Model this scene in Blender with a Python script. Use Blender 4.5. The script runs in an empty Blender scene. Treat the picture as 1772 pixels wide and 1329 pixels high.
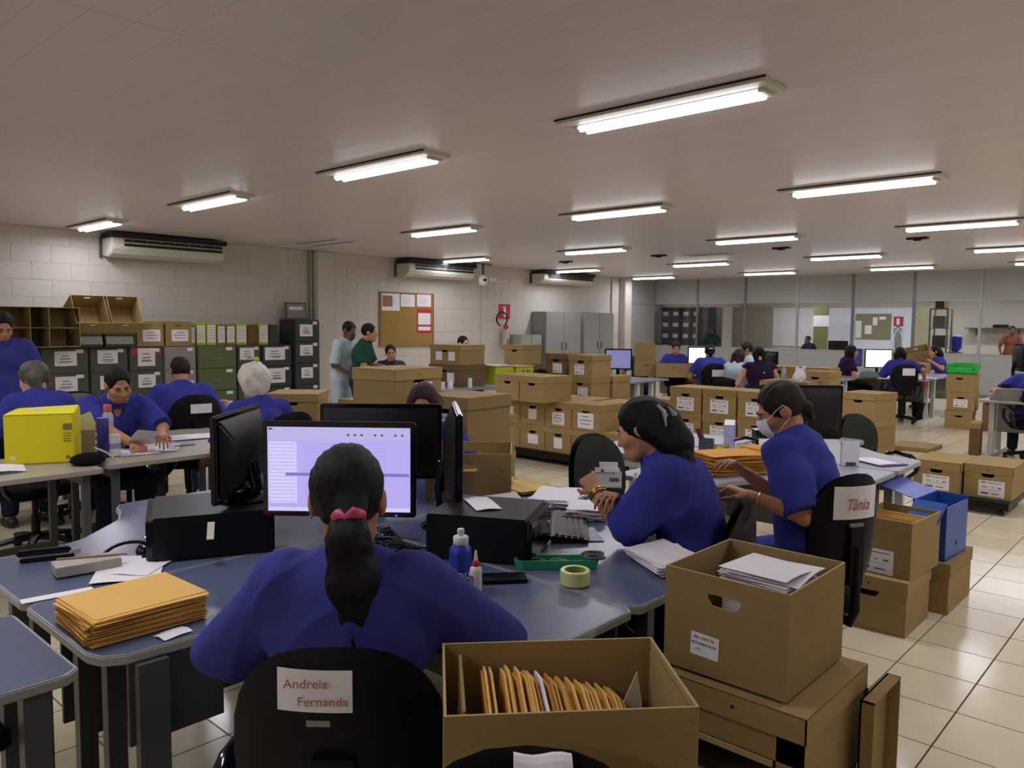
import bpy, bmesh, math, random
import numpy as np
from mathutils import Vector, Matrix, Euler
R = math.radians
random.seed(7)
SC = bpy.context.scene
COL = SC.collection
# ------------------------------------------------------------------ camera (1772 x 1329 frame)
FPX, HY, YAW, ROLL, CAMH = 1358.0, 562.1, 42.45, 0.55, 1.6
_p = math.atan((664.5 - HY) / FPX); _a = R(YAW); _r = R(ROLL)
FW = Vector((-math.sin(_a)*math.cos(_p), math.cos(_a)*math.cos(_p), -math.sin(_p)))
_rt = Vector((math.cos(_a), math.sin(_a), 0)); _up = _rt.cross(FW)
RT = _rt*math.cos(_r) + _up*math.sin(_r); UP = _up*math.cos(_r) - _rt*math.sin(_r)
CO = Vector((0, 0, CAMH))
cam_d = bpy.data.cameras.new('camera'); cam = bpy.data.objects.new('camera', cam_d); COL.objects.link(cam)
cam_d.sensor_width = 36; cam_d.sensor_fit = 'HORIZONTAL'; cam_d.lens = FPX*36/1772; cam_d.clip_start = .05; cam_d.clip_end = 100
m3 = Matrix((RT, UP, -FW)).transposed(); cam.matrix_world = Matrix.Translation(CO) @ m3.to_4x4()
SC.camera = cam
# ------------------------------------------------------------------ world, exposure
SC.view_settings.view_transform = 'Standard'; SC.view_settings.look = 'None'
SC.view_settings.exposure = 0.0; SC.view_settings.gamma = 1.0; SC.view_settings.use_curve_mapping = False
W_ = bpy.data.worlds.new('world'); SC.world = W_; W_.use_nodes = True
W_.node_tree.nodes['Background'].inputs[0].default_value = (.5, .5, .6, 1); W_.node_tree.nodes['Background'].inputs[1].default_value = .03
LAMP_POWER = 21.5       # watts of each ceiling fitting
TUBE_GLOW = 8.0
LAMP_COL = (.955, .955, 1.08)
try:
    SC.cycles.use_denoising = True; SC.cycles.max_bounces = 7; SC.cycles.diffuse_bounces = 4; SC.cycles.glossy_bounces = 3
    SC.cycles.transparent_max_bounces = 8; SC.cycles.transmission_bounces = 3
    SC.cycles.caustics_reflective = False; SC.cycles.caustics_refractive = False; SC.cycles.sample_clamp_indirect = 3
    SC.cycles.use_light_tree = True
except Exception: pass
# ------------------------------------------------------------------ measuring the room from the picture
def _ray(x, y): return FW + RT*((x-886)/FPX) - UP*((y-664.5)/FPX)
def F(x, y, z): d = _ray(x, y); return CO + d*((z-CAMH)/d.z)            # on a level plane
def D(x, y, dep): return CO + _ray(x, y)*dep                            # at a distance in front of the camera
def XW(x, y, X): d = _ray(x, y); return CO + d*(X/d.x)                  # on a wall facing +X
def YW(x, y, Y): d = _ray(x, y); return CO + d*(Y/d.y)                  # on a wall facing -Y
def PX(P):
    v = Vector(P) - CO; z = v.dot(FW); return 886+FPX*v.dot(RT)/z, 664.5-FPX*v.dot(UP)/z, z
# ------------------------------------------------------------------ materials
def lin(c):
    if isinstance(c, str): c = tuple(int(c[i:i+2], 16) for i in (0, 2, 4))
    return tuple(((v/255)/12.92 if v/255 <= .04045 else ((v/255+.055)/1.055)**2.4) for v in c[:3]) + (1,)
MATS = {}
def mat(name, col, rough=.6, metal=0, var=.06, scale=8, bump=0, bscale=60, spec=.5, stretch=None, rnd=0, emis=None, estr=0, coat=0):
    if name in MATS: return MATS[name]
    m = bpy.data.materials.new(name); m.use_nodes = True; nt = m.node_tree; N = nt.nodes; L = nt.links
    b = N['Principled BSDF']; b.inputs['Roughness'].default_value = rough; b.inputs['Metallic'].default_value = metal
    b.inputs['Specular IOR Level'].default_value = spec
    if coat: b.inputs['Coat Weight'].default_value = coat; b.inputs['Coat Roughness'].default_value = .15
    c = lin(col)
    tc = N.new('ShaderNodeTexCoord'); mp = N.new('ShaderNodeMapping'); L.new(tc.outputs['Object'], mp.inputs[0])
    if stretch: mp.inputs['Scale'].default_value = stretch
    nz = N.new('ShaderNodeTexNoise'); nz.inputs['Scale'].default_value = scale; nz.inputs['Detail'].default_value = 4
    L.new(mp.outputs[0], nz.inputs['Vector'])
    mx = N.new('ShaderNodeMix'); mx.data_type = 'RGBA'
    mx.inputs[6].default_value = tuple(max(0, v*(1-var*2)) for v in c[:3])+(1,); mx.inputs[7].default_value = tuple(min(1, v*(1+var*2)) for v in c[:3])+(1,)
    L.new(nz.outputs['Fac'], mx.inputs[0]); out = mx.outputs[2]
    if rnd:
        oi = N.new('ShaderNodeObjectInfo'); hs = N.new('ShaderNodeHueSaturation'); mr = N.new('ShaderNodeMapRange')
        mr.inputs[3].default_value = 1-rnd; mr.inputs[4].default_value = 1+rnd; L.new(oi.outputs['Random'], mr.inputs[0])
        L.new(mr.outputs[0], hs.inputs['Value']); L.new(out, hs.inputs['Color']); out = hs.outputs[0]
    L.new(out, b.inputs['Base Color'])
    if bump:
        n2 = N.new('ShaderNodeTexNoise'); n2.inputs['Scale'].default_value = bscale; n2.inputs['Detail'].default_value = 3
        L.new(mp.outputs[0], n2.inputs['Vector']); bp = N.new('ShaderNodeBump'); bp.inputs['Strength'].default_value = bump; bp.inputs['Distance'].default_value = .01
        L.new(n2.outputs['Fac'], bp.inputs['Height']); L.new(bp.outputs[0], b.inputs['Normal'])
    if emis: b.inputs['Emission Color'].default_value = lin(emis); b.inputs['Emission Strength'].default_value = estr
    MATS[name] = m; return m
def glass_mat():
    m = bpy.data.materials.new('window_glass'); m.use_nodes = True; nt = m.node_tree; N = nt.nodes; L = nt.links; N.clear()
    o = N.new('ShaderNodeOutputMaterial'); t = N.new('ShaderNodeBsdfTransparent'); t.inputs[0].default_value = (.9, .92, .92, 1)
    g = N.new('ShaderNodeBsdfGlossy'); g.inputs['Roughness'].default_value = .03
    fr = N.new('ShaderNodeFresnel'); fr.inputs[0].default_value = 1.42; x = N.new('ShaderNodeMixShader')
    L.new(fr.outputs[0], x.inputs[0]); L.new(t.outputs[0], x.inputs[1]); L.new(g.outputs[0], x.inputs[2]); L.new(x.outputs[0], o.inputs[0]); return m
GLASS = glass_mat()
M_ceil = mat('ceiling_pvc', 'd9cfd4', .32, var=.02, scale=1.2, bump=.02, bscale=9, spec=.45, rnd=.02)
M_joint = mat('plank_joint', 'a39b9e', .8)  # grey backing that shows in the joints between planks
M_wall = mat('painted_block', 'c9c2b8', .7, var=.03, scale=1.5, bump=.12, bscale=70, rnd=.02)
M_tile = mat('floor_tile', 'd8cdac', .17, var=.05, scale=6, bump=.015, bscale=12, spec=.5, rnd=.02)
M_grout = mat('grout', '40362e', .9)
M_carton = mat('cardboard', '998255', .85, var=.06, scale=7, bump=.05, bscale=90, spec=.15, stretch=(1, 1, 6), rnd=.09)
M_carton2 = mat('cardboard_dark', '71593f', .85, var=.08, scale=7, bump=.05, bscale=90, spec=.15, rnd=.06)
M_edge = mat('cardboard_edge', 'b29d66', .9, var=.05)
M_paper = mat('white_paper', 'e6e2e4', .8, var=.015, scale=20, spec=.2)
M_print = mat('grey_print', '6b6670', .8); M_dark_print = mat('black_print', '2b292e', .8); M_red_print = mat('red_ink', 'a84a44', .8)
M_env = mat('kraft_envelope', 'e0b260', .7, var=.05, scale=12, spec=.2, rnd=.07)
M_env2 = mat('orange_envelope', 'c98a3a', .7, var=.08, scale=12, spec=.2, rnd=.1)
M_black = mat('black_plastic', '0c0b0f', .4, var=.08, bump=.02, bscale=200, spec=.3)
M_gloss = mat('black_gloss', '0e0d12', .12, var=.02)
M_shell = mat('black_chair_shell', '0a090c', .5, var=.06, bump=.03, bscale=150, spec=.2)
M_fab_b = mat('black_fabric', '0f0e12', .9, var=.12, scale=120, bump=.1, bscale=300, spec=.1)
M_fab_g = mat('green_grey_fabric', '363b33', .9, var=.12, scale=120, bump=.1, bscale=300, spec=.1)
M_fab_l = mat('light_grey_fabric', '6d6f66', .9, var=.12, scale=120, bump=.1, bscale=300, spec=.1)
M_desk = mat('blue_grey_laminate', '56617a', .25, var=.05, scale=40, spec=.75)
M_desk2 = mat('pale_grey_laminate', '8f939d', .3, var=.03, scale=40, spec=.5)
M_deskw = mat('beige_laminate', 'a39a8c', .35, var=.03, scale=20)
M_band = mat('grey_edge_band', '9b9c98', .4, var=.03)
M_leg = mat('dark_grey_steel', '4a4d50', .45, var=.04); M_legw = mat('white_steel', 'c9c9c4', .45, var=.03)
M_panel = mat('dark_modesty_panel', '43464a', .55, var=.05)
M_cabg = mat('dark_green_steel', '454c3e', .45, var=.05, scale=3); M_cabl = mat('olive_green_steel', '58633c', .45, var=.05, scale=3)
M_cabd = mat('black_green_steel', '2c332e', .45, var=.06, scale=3); M_cabx = mat('grey_steel', '86817d', .45, var=.04, scale=3)
M_steel = mat('cabinet_grey_steel', '8f908c', .45, var=.03, scale=3); M_steel2 = mat('cabinet_green_grey_steel', '9aa093', .45, var=.03, scale=3)
M_part = mat('partition_panel', '9c9c99', .55, var=.02, scale=2); M_alu = mat('aluminium', 'a3a4a3', .4, metal=.3, var=.02)
M_alud = mat('dark_aluminium', '6e7072', .45, metal=.3, var=.02)
M_skin = mat('skin_tan', 'b5805e', .55, var=.05, scale=14, spec=.35); M_skin2 = mat('skin_light', 'c59a7c', .55, var=.05, scale=14, spec=.35)
M_skin3 = mat('skin_dark', '6d4836', .5, var=.06, scale=14, spec=.35)
M_lip = mat('lips', '9a5249', .5); M_eyew = mat('eye_white', 'cfc9c2', .3); M_iris = mat('iris', '20140f', .2)
M_hair = mat('black_hair', '0c090a', .5, var=.35, scale=60, bump=.5, bscale=70, stretch=(9, 9, .7), spec=.22)
M_hairb = mat('brown_hair', '291d15', .5, var=.4, scale=60, bump=.5, bscale=70, stretch=(9, 9, .7), spec=.22)
M_hairw = mat('white_hair', 'd0c9ba', .6, var=.12, scale=30, bump=.5, bscale=45)
M_hairg = mat('greying_hair', '4f4c3d', .55, var=.35, scale=35, bump=.5, bscale=60)
M_hairr = mat('reddish_hair', '32191a', .5, var=.3, scale=60, bump=.5, bscale=70, stretch=(9, 9, .7), spec=.22)
M_blue = mat('royal_blue_polo', '363b8c', .85, var=.08, scale=25, bump=.12, bscale=260, spec=.15)
M_blued = mat('navy_polo', '3a3f88', .85, var=.08, scale=25, bump=.12, bscale=260, spec=.15)
M_green = mat('dark_green_polo', '1d4638', .85, var=.08, scale=25, bump=.1, bscale=260, spec=.15)
M_pale = mat('pale_blue_shirt', 'a9b9bf', .85, var=.05, scale=25, bump=.1, bscale=260, spec=.15)
M_purp = mat('dark_purple_top', '2b1734', .85, var=.08, scale=25, spec=.15)
M_trou = mat('dark_trousers', '1f2233', .9, var=.08, scale=30, spec=.1); M_jean = mat('grey_trousers', '4a4438', .9, var=.08, scale=30, spec=.1)
M_shoe = mat('black_shoe', '17151a', .5)
M_yel = mat('yellow_plastic_box', 'e6dc10', .5, var=.03, scale=4); M_lime = mat('lime_plastic', 'b5bd1f', .5, var=.04)
M_bluep = mat('blue_corrugated_plastic', '1f4a9c', .4, var=.05, scale=6); M_bluelit = mat('lit_blue_plastic', '5a6cb8', .4, var=.05)
M_btl = mat('blue_bottle', '1d3aa0', .3, var=.03); M_whitep = mat('white_plastic', 'dcdad4', .4, var=.02); M_redp = mat('red_plastic', 'b52a32', .4)
M_greenp = mat('bright_green_plastic', '1fb544', .4, var=.03); M_tealp = mat('green_tray', '2f9a6c', .35, var=.04)
M_pink = mat('pink_plastic', 'c04264', .5, var=.08); M_tape = mat('clear_tape', 'cfd190', .3, var=.04); M_core = mat('tape_core', '8f9430', .6)
M_silver = mat('silver', 'c4c4c4', .25, metal=.9); M_gold = mat('gold', 'd7b25a', .25, metal=.9)
M_cork = mat('cork', '9a7a3d', .9, var=.1, scale=60, bump=.1); M_wood = mat('wood_frame', '8a6a48', .6); M_redsign = mat('red_sign', 'b32735', .5)
M_acw = mat('air_conditioner_white', 'cfccc0', .45, var=.02); M_slot = mat('dark_slot', '1c1b1c', .8)
M_keys = mat('keys', '24231f', .5, var=.05); M_khaki = mat('khaki_key_light', '5b5647', .5)
M_tan = mat('tan_organiser', '8b7a5a', .6, var=.1); M_cream = mat('cream_panel', 'b8b394', .6, var=.03)
M_bluewhite = mat('bluish_white_board', 'dde3f2', .35, var=.02, scale=2); M_brownp = mat('brown_panel', '8a7d6c', .6, var=.03)
M_olive = mat('olive_panel', '7d7a4a', .6, var=.03)
def emi(name, col, s):
    if name in MATS: return MATS[name]
    m = bpy.data.materials.new(name); m.use_nodes = True; N = m.node_tree.nodes; b = N['Principled BSDF']
    b.inputs['Base Color'].default_value = (.01, .01, .01, 1); b.inputs['Roughness'].default_value = .3
    b.inputs['Emission Color'].default_value = lin(col); b.inputs['Emission Strength'].default_value = s; MATS[name] = m; return m
M_tube = emi('fluorescent_tube', 'fffaff', TUBE_GLOW)
M_tube.node_tree.nodes['Principled BSDF'].inputs['Emission Color'].default_value = (1, .96, 1, 1)
# ------------------------------------------------------------------ mesh helpers
class MB:
    def __init__(s): s.v = []; s.f = []; s.m = []; s.X = None
    def add(s, vs, fs, mi=0):
        n = len(s.v)
        s.v += [tuple(s.X @ Vector(p)) for p in vs] if s.X else [tuple(p) for p in vs]
        s.f += [tuple(i+n for i in f) for f in fs]; s.m += [mi]*len(fs); return s
    def box(s, x0, y0, z0, x1, y1, z1, mi=0):
        return s.add([(x0,y0,z0),(x1,y0,z0),(x1,y1,z0),(x0,y1,z0),(x0,y0,z1),(x1,y0,z1),(x1,y1,z1),(x0,y1,z1)],
                     [(0,3,2,1),(4,5,6,7),(0,1,5,4),(1,2,6,5),(2,3,7,6),(3,0,4,7)], mi)
    def cb(s, c, d, mi=0): return s.box(c[0]-d[0]/2, c[1]-d[1]/2, c[2]-d[2]/2, c[0]+d[0]/2, c[1]+d[1]/2, c[2]+d[2]/2, mi)
    def prism(s, poly, z0, z1, mi=0):
        n = len(poly); return s.add([(p[0],p[1],z0) for p in poly]+[(p[0],p[1],z1) for p in poly],
            [tuple(range(n-1,-1,-1)), tuple(range(n,2*n))]+[(i,(i+1)%n,n+(i+1)%n,n+i) for i in range(n)], mi)
    def tube(s, pts, r, n=8, mi=0, cap=True):
        pts = [Vector(p) for p in pts]; rs = r if isinstance(r, (list, tuple)) else [r]*len(pts); vs = []; fs = []
        t = (pts[1]-pts[0]).normalized(); u = t.orthogonal().normalized()
        for i, p in enumerate(pts):
            t2 = (pts[min(i+1,len(pts)-1)]-pts[max(i-1,0)]).normalized(); u = (u-t2*u.dot(t2)).normalized(); w = t2.cross(u)
            for k in range(n):
                a = 2*math.pi*k/n; vs.append(p+(u*math.cos(a)+w*math.sin(a))*rs[i])
        for i in range(len(pts)-1):
            for k in range(n): fs.append((i*n+k, i*n+(k+1)%n, (i+1)*n+(k+1)%n, (i+1)*n+k))
        if cap: fs += [tuple(range(n-1,-1,-1)), tuple(range((len(pts)-1)*n, len(pts)*n))]
        return s.add(vs, fs, mi)
    def lathe(s, prof, n=16, mi=0, c=(0,0,0), ax='z'):
        vs = []; fs = []
        for r, z in prof:
            for k in range(n):
                a = 2*math.pi*k/n; x, y = r*math.cos(a), r*math.sin(a)
                q = (x, y, z) if ax == 'z' else ((z, x, y) if ax == 'x' else (x, z, y))
                vs.append((q[0]+c[0], q[1]+c[1], q[2]+c[2]))
        for i in range(len(prof)-1):
            for k in range(n): fs.append((i*n+k, i*n+(k+1)%n, (i+1)*n+(k+1)%n, (i+1)*n+k))
        fs += [tuple(range(n-1,-1,-1)), tuple(range((len(prof)-1)*n, len(prof)*n))]
        return s.add(vs, fs, mi)
    def sheet(s, P, w, h, fn, nu=6, nv=6, th=.0012, mi=0):   # a bent sheet of paper of size w x h
        vs = []; 
        for dz in (0, th):
            for j in range(nv+1):
                for i in range(nu+1):
                    x, y = (i/nu-.5)*w, (j/nv-.5)*h; vs.append((P[0]+x, P[1]+y, P[2]+fn(i/nu, j/nv)+dz))
        o = (nu+1)*(nv+1); q = lambda i, j: j*(nu+1)+i; fs = []
        for j in range(nv):
            for i in range(nu):
                fs += [(q(i,j), q(i,j+1), q(i+1,j+1), q(i+1,j)), (o+q(i,j), o+q(i+1,j), o+q(i+1,j+1), o+q(i,j+1))]
        bd = [q(i,0) for i in range(nu+1)]+[q(nu,j) for j in range(1,nv+1)]+[q(i,nv) for i in range(nu-1,-1,-1)]+[q(0,j) for j in range(nv-1,0,-1)]
        fs += [(bd[k], bd[(k+1)%len(bd)], o+bd[(k+1)%len(bd)], o+bd[k]) for k in range(len(bd))]
        return s.add(vs, fs, mi)
    def mesh(s, name, mats, smooth=None, bevel=0):
        me = bpy.data.meshes.new(name); me.from_pydata(s.v, [], s.f)
        mats = mats if isinstance(mats, (list, tuple)) else [mats]
        for m in mats: me.materials.append(m)
        if len(mats) > 1: me.polygons.foreach_set('material_index', s.m)
        b = bmesh.new(); b.from_mesh(me)
        bmesh.ops.recalc_face_normals(b, faces=b.faces)
        if bevel:
            es = [e for e in b.edges if len(e.link_faces) == 2 and e.calc_face_angle(0) > .7]
            bmesh.ops.bevel(b, geom=es, offset=bevel, segments=2, affect='EDGES', clamp_overlap=True)
        b.to_mesh(me); b.free()
        if smooth:
            me.polygons.foreach_set('use_smooth', [True]*len(me.polygons)); me.set_sharp_from_angle(angle=R(smooth))
        return me
    def build(s, name, mats, parent=None, smooth=None, bevel=0, **kw):
        return link(name, s.mesh(name, mats, smooth, bevel), parent, **kw)
def link(name, me, parent=None, loc=None, rot=None, label=None):
    o = bpy.data.objects.new(name, me); COL.objects.link(o)
    if parent is not None: o.parent = parent
    if loc is not None: o.location = loc
    if rot is not None: o.rotation_euler = rot
    if label: o['label'] = label
    return o
def thing(name, label, cat, loc=(0,0,0), rz=0, group=None, rot=None):
    o = bpy.data.objects.new(name, None); COL.objects.link(o); o.empty_display_size = .05
    o.location = loc; o.rotation_euler = rot or (0, 0, rz); return tag(o, label, cat, group)
def tag(o, label, cat, group=None):
    o['label'] = label; o['category'] = cat
    if group: o['group'] = group
    return o
def struct(o): o['kind'] = 'structure'; return o
def stuff(o): o['kind'] = 'stuff'; return o
def B(*a, mi=0): return MB().box(*a, mi=mi)
def text_mesh(txt, size, shear=0, ext=.0004, font=None):
    c = bpy.data.curves.new('text', 'FONT'); c.body = txt; c.size = size; c.align_x = 'CENTER'; c.align_y = 'CENTER'; c.shear = shear; c.extrude = ext; c.resolution_u = 3
    o = bpy.data.objects.new('text', c); COL.objects.link(o); dg = bpy.context.evaluated_depsgraph_get()
    me = bpy.data.meshes.new_from_object(o.evaluated_get(dg)); bpy.data.objects.remove(o); bpy.data.curves.remove(c); return me
def lettering(txt, size, m, parent, loc, rot, shear=0, name='lettering'):
    me = text_mesh(txt, size, shear); me.materials.clear(); me.materials.append(m); return link(name, me, parent, loc, rot)
# ================================================================== the room
XL, YF, XR, YB, ZC = -13.3, 21.0, 5.0, -4.0, 3.0
struct(B(XL-.2, YB, -.12, XR, YF+7.5, -.006).build('floor', M_grout)); floor = bpy.data.objects['floor']
TX, TY, OX, OY, GJ = .338, .3615, -1.1, 3.965, .0035
tl = MB().box(GJ, GJ, -.006, TX-GJ, TY-GJ, 0).mesh('tile', M_tile)
near = []; rest = MB()
for i in range(-37, 19):
    for j in range(-22, 70):
        x, y = OX+i*TX, OY+j*TY
        if x < XL+.01 or x+TX > XR or y+TY > YF+7: continue
        u, v, d = PX((x+TX/2, y+TY/2, 0))
        vis = d > .8 and -60 < u < 1830 and 560 < v < 1420 and d < 8.2 and (u > 1380 or (u < 560 and v > 1080) or (u < 400 and 830 < v < 1000) or (880 < u < 1090 and 780 < v < 860))
        if vis: near.append((d, x, y))
        else: rest.add([(x+GJ, y+GJ, 0), (x+TX-GJ, y+GJ, 0), (x+TX-GJ, y+TY-GJ, 0), (x+GJ, y+TY-GJ, 0)], [(0, 1, 2, 3)])
near.sort()
for d, x, y in near[:300]: link('tile', tl, floor, (x, y, 0))
for d, x, y in near[300:]: rest.add([(x+GJ, y+GJ, 0), (x+TX-GJ, y+GJ, 0), (x+TX-GJ, y+TY-GJ, 0), (x+GJ, y+TY-GJ, 0)], [(0, 1, 2, 3)])
stuff(rest.build('tile_field', M_tile, floor))
# ceiling: long white PVC planks with a cross joint at x = -3.88
ceiling = struct(B(XL-.2, YB, ZC+.012, XR, YF, ZC+.12).build('ceiling', M_joint))
PW = .20; pk = {}
for x0, x1 in ((XL, -8.6), (-8.6, -3.88), (-3.88, .9), (.9, XR)):
    me = MB().box(x0+.002, .0008, ZC, x1-.002, PW-.0008, ZC+.012).mesh('plank', M_ceil)
    j = 0; far_m = MB()
    while YB+j*PW < YF-.01:
        y = YB+j*PW
        if y < 13 and x0 < .5 and not (y < .2): link('plank', me, ceiling, (0, y, 0))
        else: far_m.box(x0+.002, y+.0008, ZC, x1-.002, min(y+PW, YF)-.0008, ZC+.012)
        j += 1
    stuff(far_m.build('plank_field', M_ceil, ceiling))
B(XL-.2, YF, ZC-.25, XR, YF+7.5, ZC-.15).build('ceiling', M_wall)['kind'] = 'structure'
# left wall of painted blocks
wl = struct(B(XL-.2, YB, 0, XL-.008, YF+7.5, ZC).build('wall_left', M_wall))
bw, bh = .54, .262
bm_ = MB().box(0, .0014, .0014, .008, bw-.0014, bh-.0014).mesh('block', M_wall, bevel=.0015)
half = MB(); c = 0
for k in range(4, 12):
    z = k*bh-.145; y = .9 + (bw/2 if k % 2 else 0)
    while y < 19.2:
        if z+bh > ZC+.06: break
        if c < 300 and y > 1.8: link('block', bm_, wl, (XL-.008, y, z)); c += 1
        y += bw
struct(B(XL-.008, YB, 0, XL, YF, .9).build('baseboard_left', M_wall))
pil = MB(); pil.box(XL, 8.72, 0, XL+.16, 9.12, ZC); struct(pil.build('trim_1', M_wall, bevel=.03, smooth=40))
struct(MB().tube([(XL+.06, 8.66, 0), (XL+.06, 8.66, ZC)], .025, 8).build('trim_2', M_steel2, smooth=60))
struct(MB().box(XL, 19.15, 0, XL+.22, 19.5, ZC).build('trim_3', M_wall, bevel=.02))
struct(MB().tube([(XL+.03, 18.75, 0), (XL+.03, 18.75, ZC)], .03, 8).build('trim_4', M_wall, smooth=60))
struct(B(XL, 19.5, 0, XL+.06, YF, 2.25).build('wall_left_panel', M_part)); struct(B(XL, 19.5, 2.26, XL+.06, YF, ZC).build('wall_left_panel_upper', M_part))
struct(B(XR, YB, 0, XR+.2, YF+7.5, ZC).build('wall_right', M_wall)); struct(B(XL-.2, YB-.2, 0, XR+.2, YB, ZC).build('wall_back', M_wall))
# glazed partition across the far end
wf = struct(B(XL, YF-.02, 0, XR, YF+.03, .06).build('wall_far', M_alud))
posts = [XL+.06] + [YW(u, 500, YF).x for u in (1208, 1291, 1381, 1477, 1583, 1699)]
st = (posts[-1]-posts[-2]); posts += [posts[-1]+st*k for k in (1, 2, 3, 4, 5)]
ZL, ZU = 1.02, 2.27
for i in range(len(posts)-1):
    a, b = posts[i]+.03, posts[i+1]-.03
    B(a, YF-.01, .06, b, YF+.02, ZL-.03).build('panel', M_part, wf)
    B(a, YF-.01, ZU+.03, b, YF+.02, ZC).build('panel', M_part, wf)
    B(a, YF+.002, ZL, b, YF+.008, ZU).build('pane', GLASS, wf)
    B(a, YF-.02, ZL-.03, b, YF+.03, ZL).build('rail', M_alu, wf); B(a, YF-.02, ZU, b, YF+.03, ZU+.03).build('rail', M_alu, wf)
for i, x in enumerate(posts[1:]):
    B(x-.03, YF-.03, 0, x+.03, YF+.04, ZC).build('post', M_alud if i in (0, 1, 3, 4) else M_alu, wf)
# ------------------------------------------------------------------ room behind the glass
yb = YF+6.0
struct(B(XL, yb, 0, XR, yb+.1, ZC-.25).build('wall_far_inner', M_wall))
def fw(u, v, d=0): return YW(u, v, yb-d)
def far_panel(nm, lab, cat, u0, v0, u1, v1, d, m, th=.04):
    p, q = fw(u0, v0, d), fw(u1, v1, d); o = B(p.x, 0, 0 if d > .7 else q.z, q.x, th, p.z).build(nm, m); o.location = (0, yb-d, 0); return tag(o, lab, cat)
def on_far(nm, par, u0, v0, u1, v1, d, m, th=.012):
    p, q = fw(u0, v0, d), fw(u1, v1, d); o = B(p.x, -th, q.z, q.x, 0, p.z).build(nm, m, par); return o
far_panel('brown_partition', 'brown wooden partition seen through the glass behind two seated women', 'partition', 1268, 532, 1335, 625, 2.6, M_brownp)
far_panel('whiteboard', 'white board behind the glass, nearest the brown partition', 'whiteboard', 1335, 533, 1412, 600, .041, M_paper)
far_panel('screen_panel', 'tall olive panel with a sheet taped high, seen through the glass', 'panel', 1409, 530, 1431, 610, 1.0, M_olive)
tag(B(fw(1406, 546, 1.1).x, yb-1.013, fw(1406, 565, 1.1).z, fw(1433, 546, 1.1).x, yb-1.001, fw(1406, 546, 1.1).z).build('notice', M_paper), 'white sheet taped across the olive panel behind the glass', 'paper')
far_panel('wall_screen', 'bluish white wall panel behind the glass left of the dark mullion', 'panel', 1432, 533, 1476, 610, .041, M_bluewhite)
far_panel('wall_screen', 'bluish white wall panel behind the glass carrying the cork board', 'panel', 1480, 533, 1578, 606, .041, M_bluewhite)
cb = far_panel('cork_board', 'grey cork board with three pinned sheets, behind the glass', 'notice board', 1481, 543, 1540, 587, .082, mat('grey_cork', '857f66', .9, var=.08, scale=50))
for r_ in ((1481, 555, 1490, 585), (1497, 563, 1508, 578), (1511, 549, 1518, 563), (1522, 548, 1533, 553)): on_far('pinned_sheet', cb, *r_, .082, M_paper)
sg = far_panel('extinguisher_sign', 'red extinguisher sign on the bluish panel behind the glass', 'sign', 1547, 548, 1562, 564, .082, M_redsign)
on_far('pictogram', sg, 1552, 551, 1556.5, 562, .082, M_paper)
e = fw(1553, 590, .13); x0 = thing('fire_extinguisher', 'pale fire extinguisher behind the glass under a red sign', 'fire extinguisher', (e.x, e.y, e.z-.25))
MB().lathe([(.02,-.02),(.08,0),(.085,.1),(.085,.42),(.05,.5),(.02,.54)], 12).build('cylinder', M_cabx, x0, smooth=50)
MB().tube([(0,0,.54),(.1,0,.62),(0,0,.7),(-.12,0,.62),(-.1,0,.5)], .014, 6).build('hose', M_black, x0, smooth=60)
far_panel('cream_door', 'cream door leaf seen through the glass beside the storage rack', 'door', 1583, 532, 1609, 605, 1.4, M_cream)
def rack(name, lab, u0, v0, u1, d, nsh, fills, col, ztop=None):
    p, q = YW(u0, v0, YF+d), YW(u1, v0, YF+d); w = q.x-p.x; H = p.z
    t = thing(name, lab, 'storage rack', ((p.x+q.x)/2+(.14 if u0 < 1200 else 0), YF+d+.25, 0))
    for sx in (-1, 1):
        for sy in (-1, 1): B(sx*w/2-.02, sy*.22-.02, 0, sx*w/2+.02, sy*.22+.02, H).build('post', col, t)
    for k in range(nsh+1): B(-w/2, -.24, .1+(H-.12)*k/nsh, w/2, .24, .13+(H-.12)*k/nsh).build('shelf', col, t)
    return t, w, H
M_dkbox = mat('dark_archive_box', '55493c', .8, var=.06, rnd=.1)
t, w, H = rack('storage_rack', 'dark rack of labelled archive boxes behind the leftmost glass panes', 1134, 533, 1209, .5, 6, 0, M_leg)
bmesh_ = MB().box(-(w-.1)/8+.008, -.2, 0, (w-.1)/8-.008, .2, .31).mesh('archive_box', M_dkbox, bevel=.005); lbm = MB().box(-.09, -.203, .09, .09, -.2, .21).mesh('label', M_paper)
for k in range(2, 6):
    for i in range(4):
        o = link('archive_box', bmesh_, None, (t.location.x-w/2+.05+(w-.1)*(i+.5)/4, t.location.y-.02, .1305+(H-.12)*k/6))
        tag(o, ['', '', 'archive box on the second lowest shelf of the dark rack behind glass', 'archive box on the middle shelf of the dark rack behind glass', 'archive box on the upper shelf of the dark rack behind glass', 'archive box on the top shelf of the dark rack behind glass'][k], 'box', ['', '', 'lowest row of boxes behind glass', 'middle row of boxes behind glass', 'upper row of boxes behind glass', 'top row of boxes behind glass'][k])
        link('label', lbm, o)
p = YW(1225, 532, YF+.4); q = YW(1240, 532, YF+.4)
tag(B(p.x, YF+.4, 0, q.x, YF+.8, p.z).build('dark_cupboard', M_cabd, bevel=.01), 'narrow dark cupboard behind the glass beside the box rack', 'cupboard')
t, w, H = rack('storage_rack', 'grey open rack behind the glass right of the cream door', 1610, 534, 1640, 1.5, 4, 0, M_steel)
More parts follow.
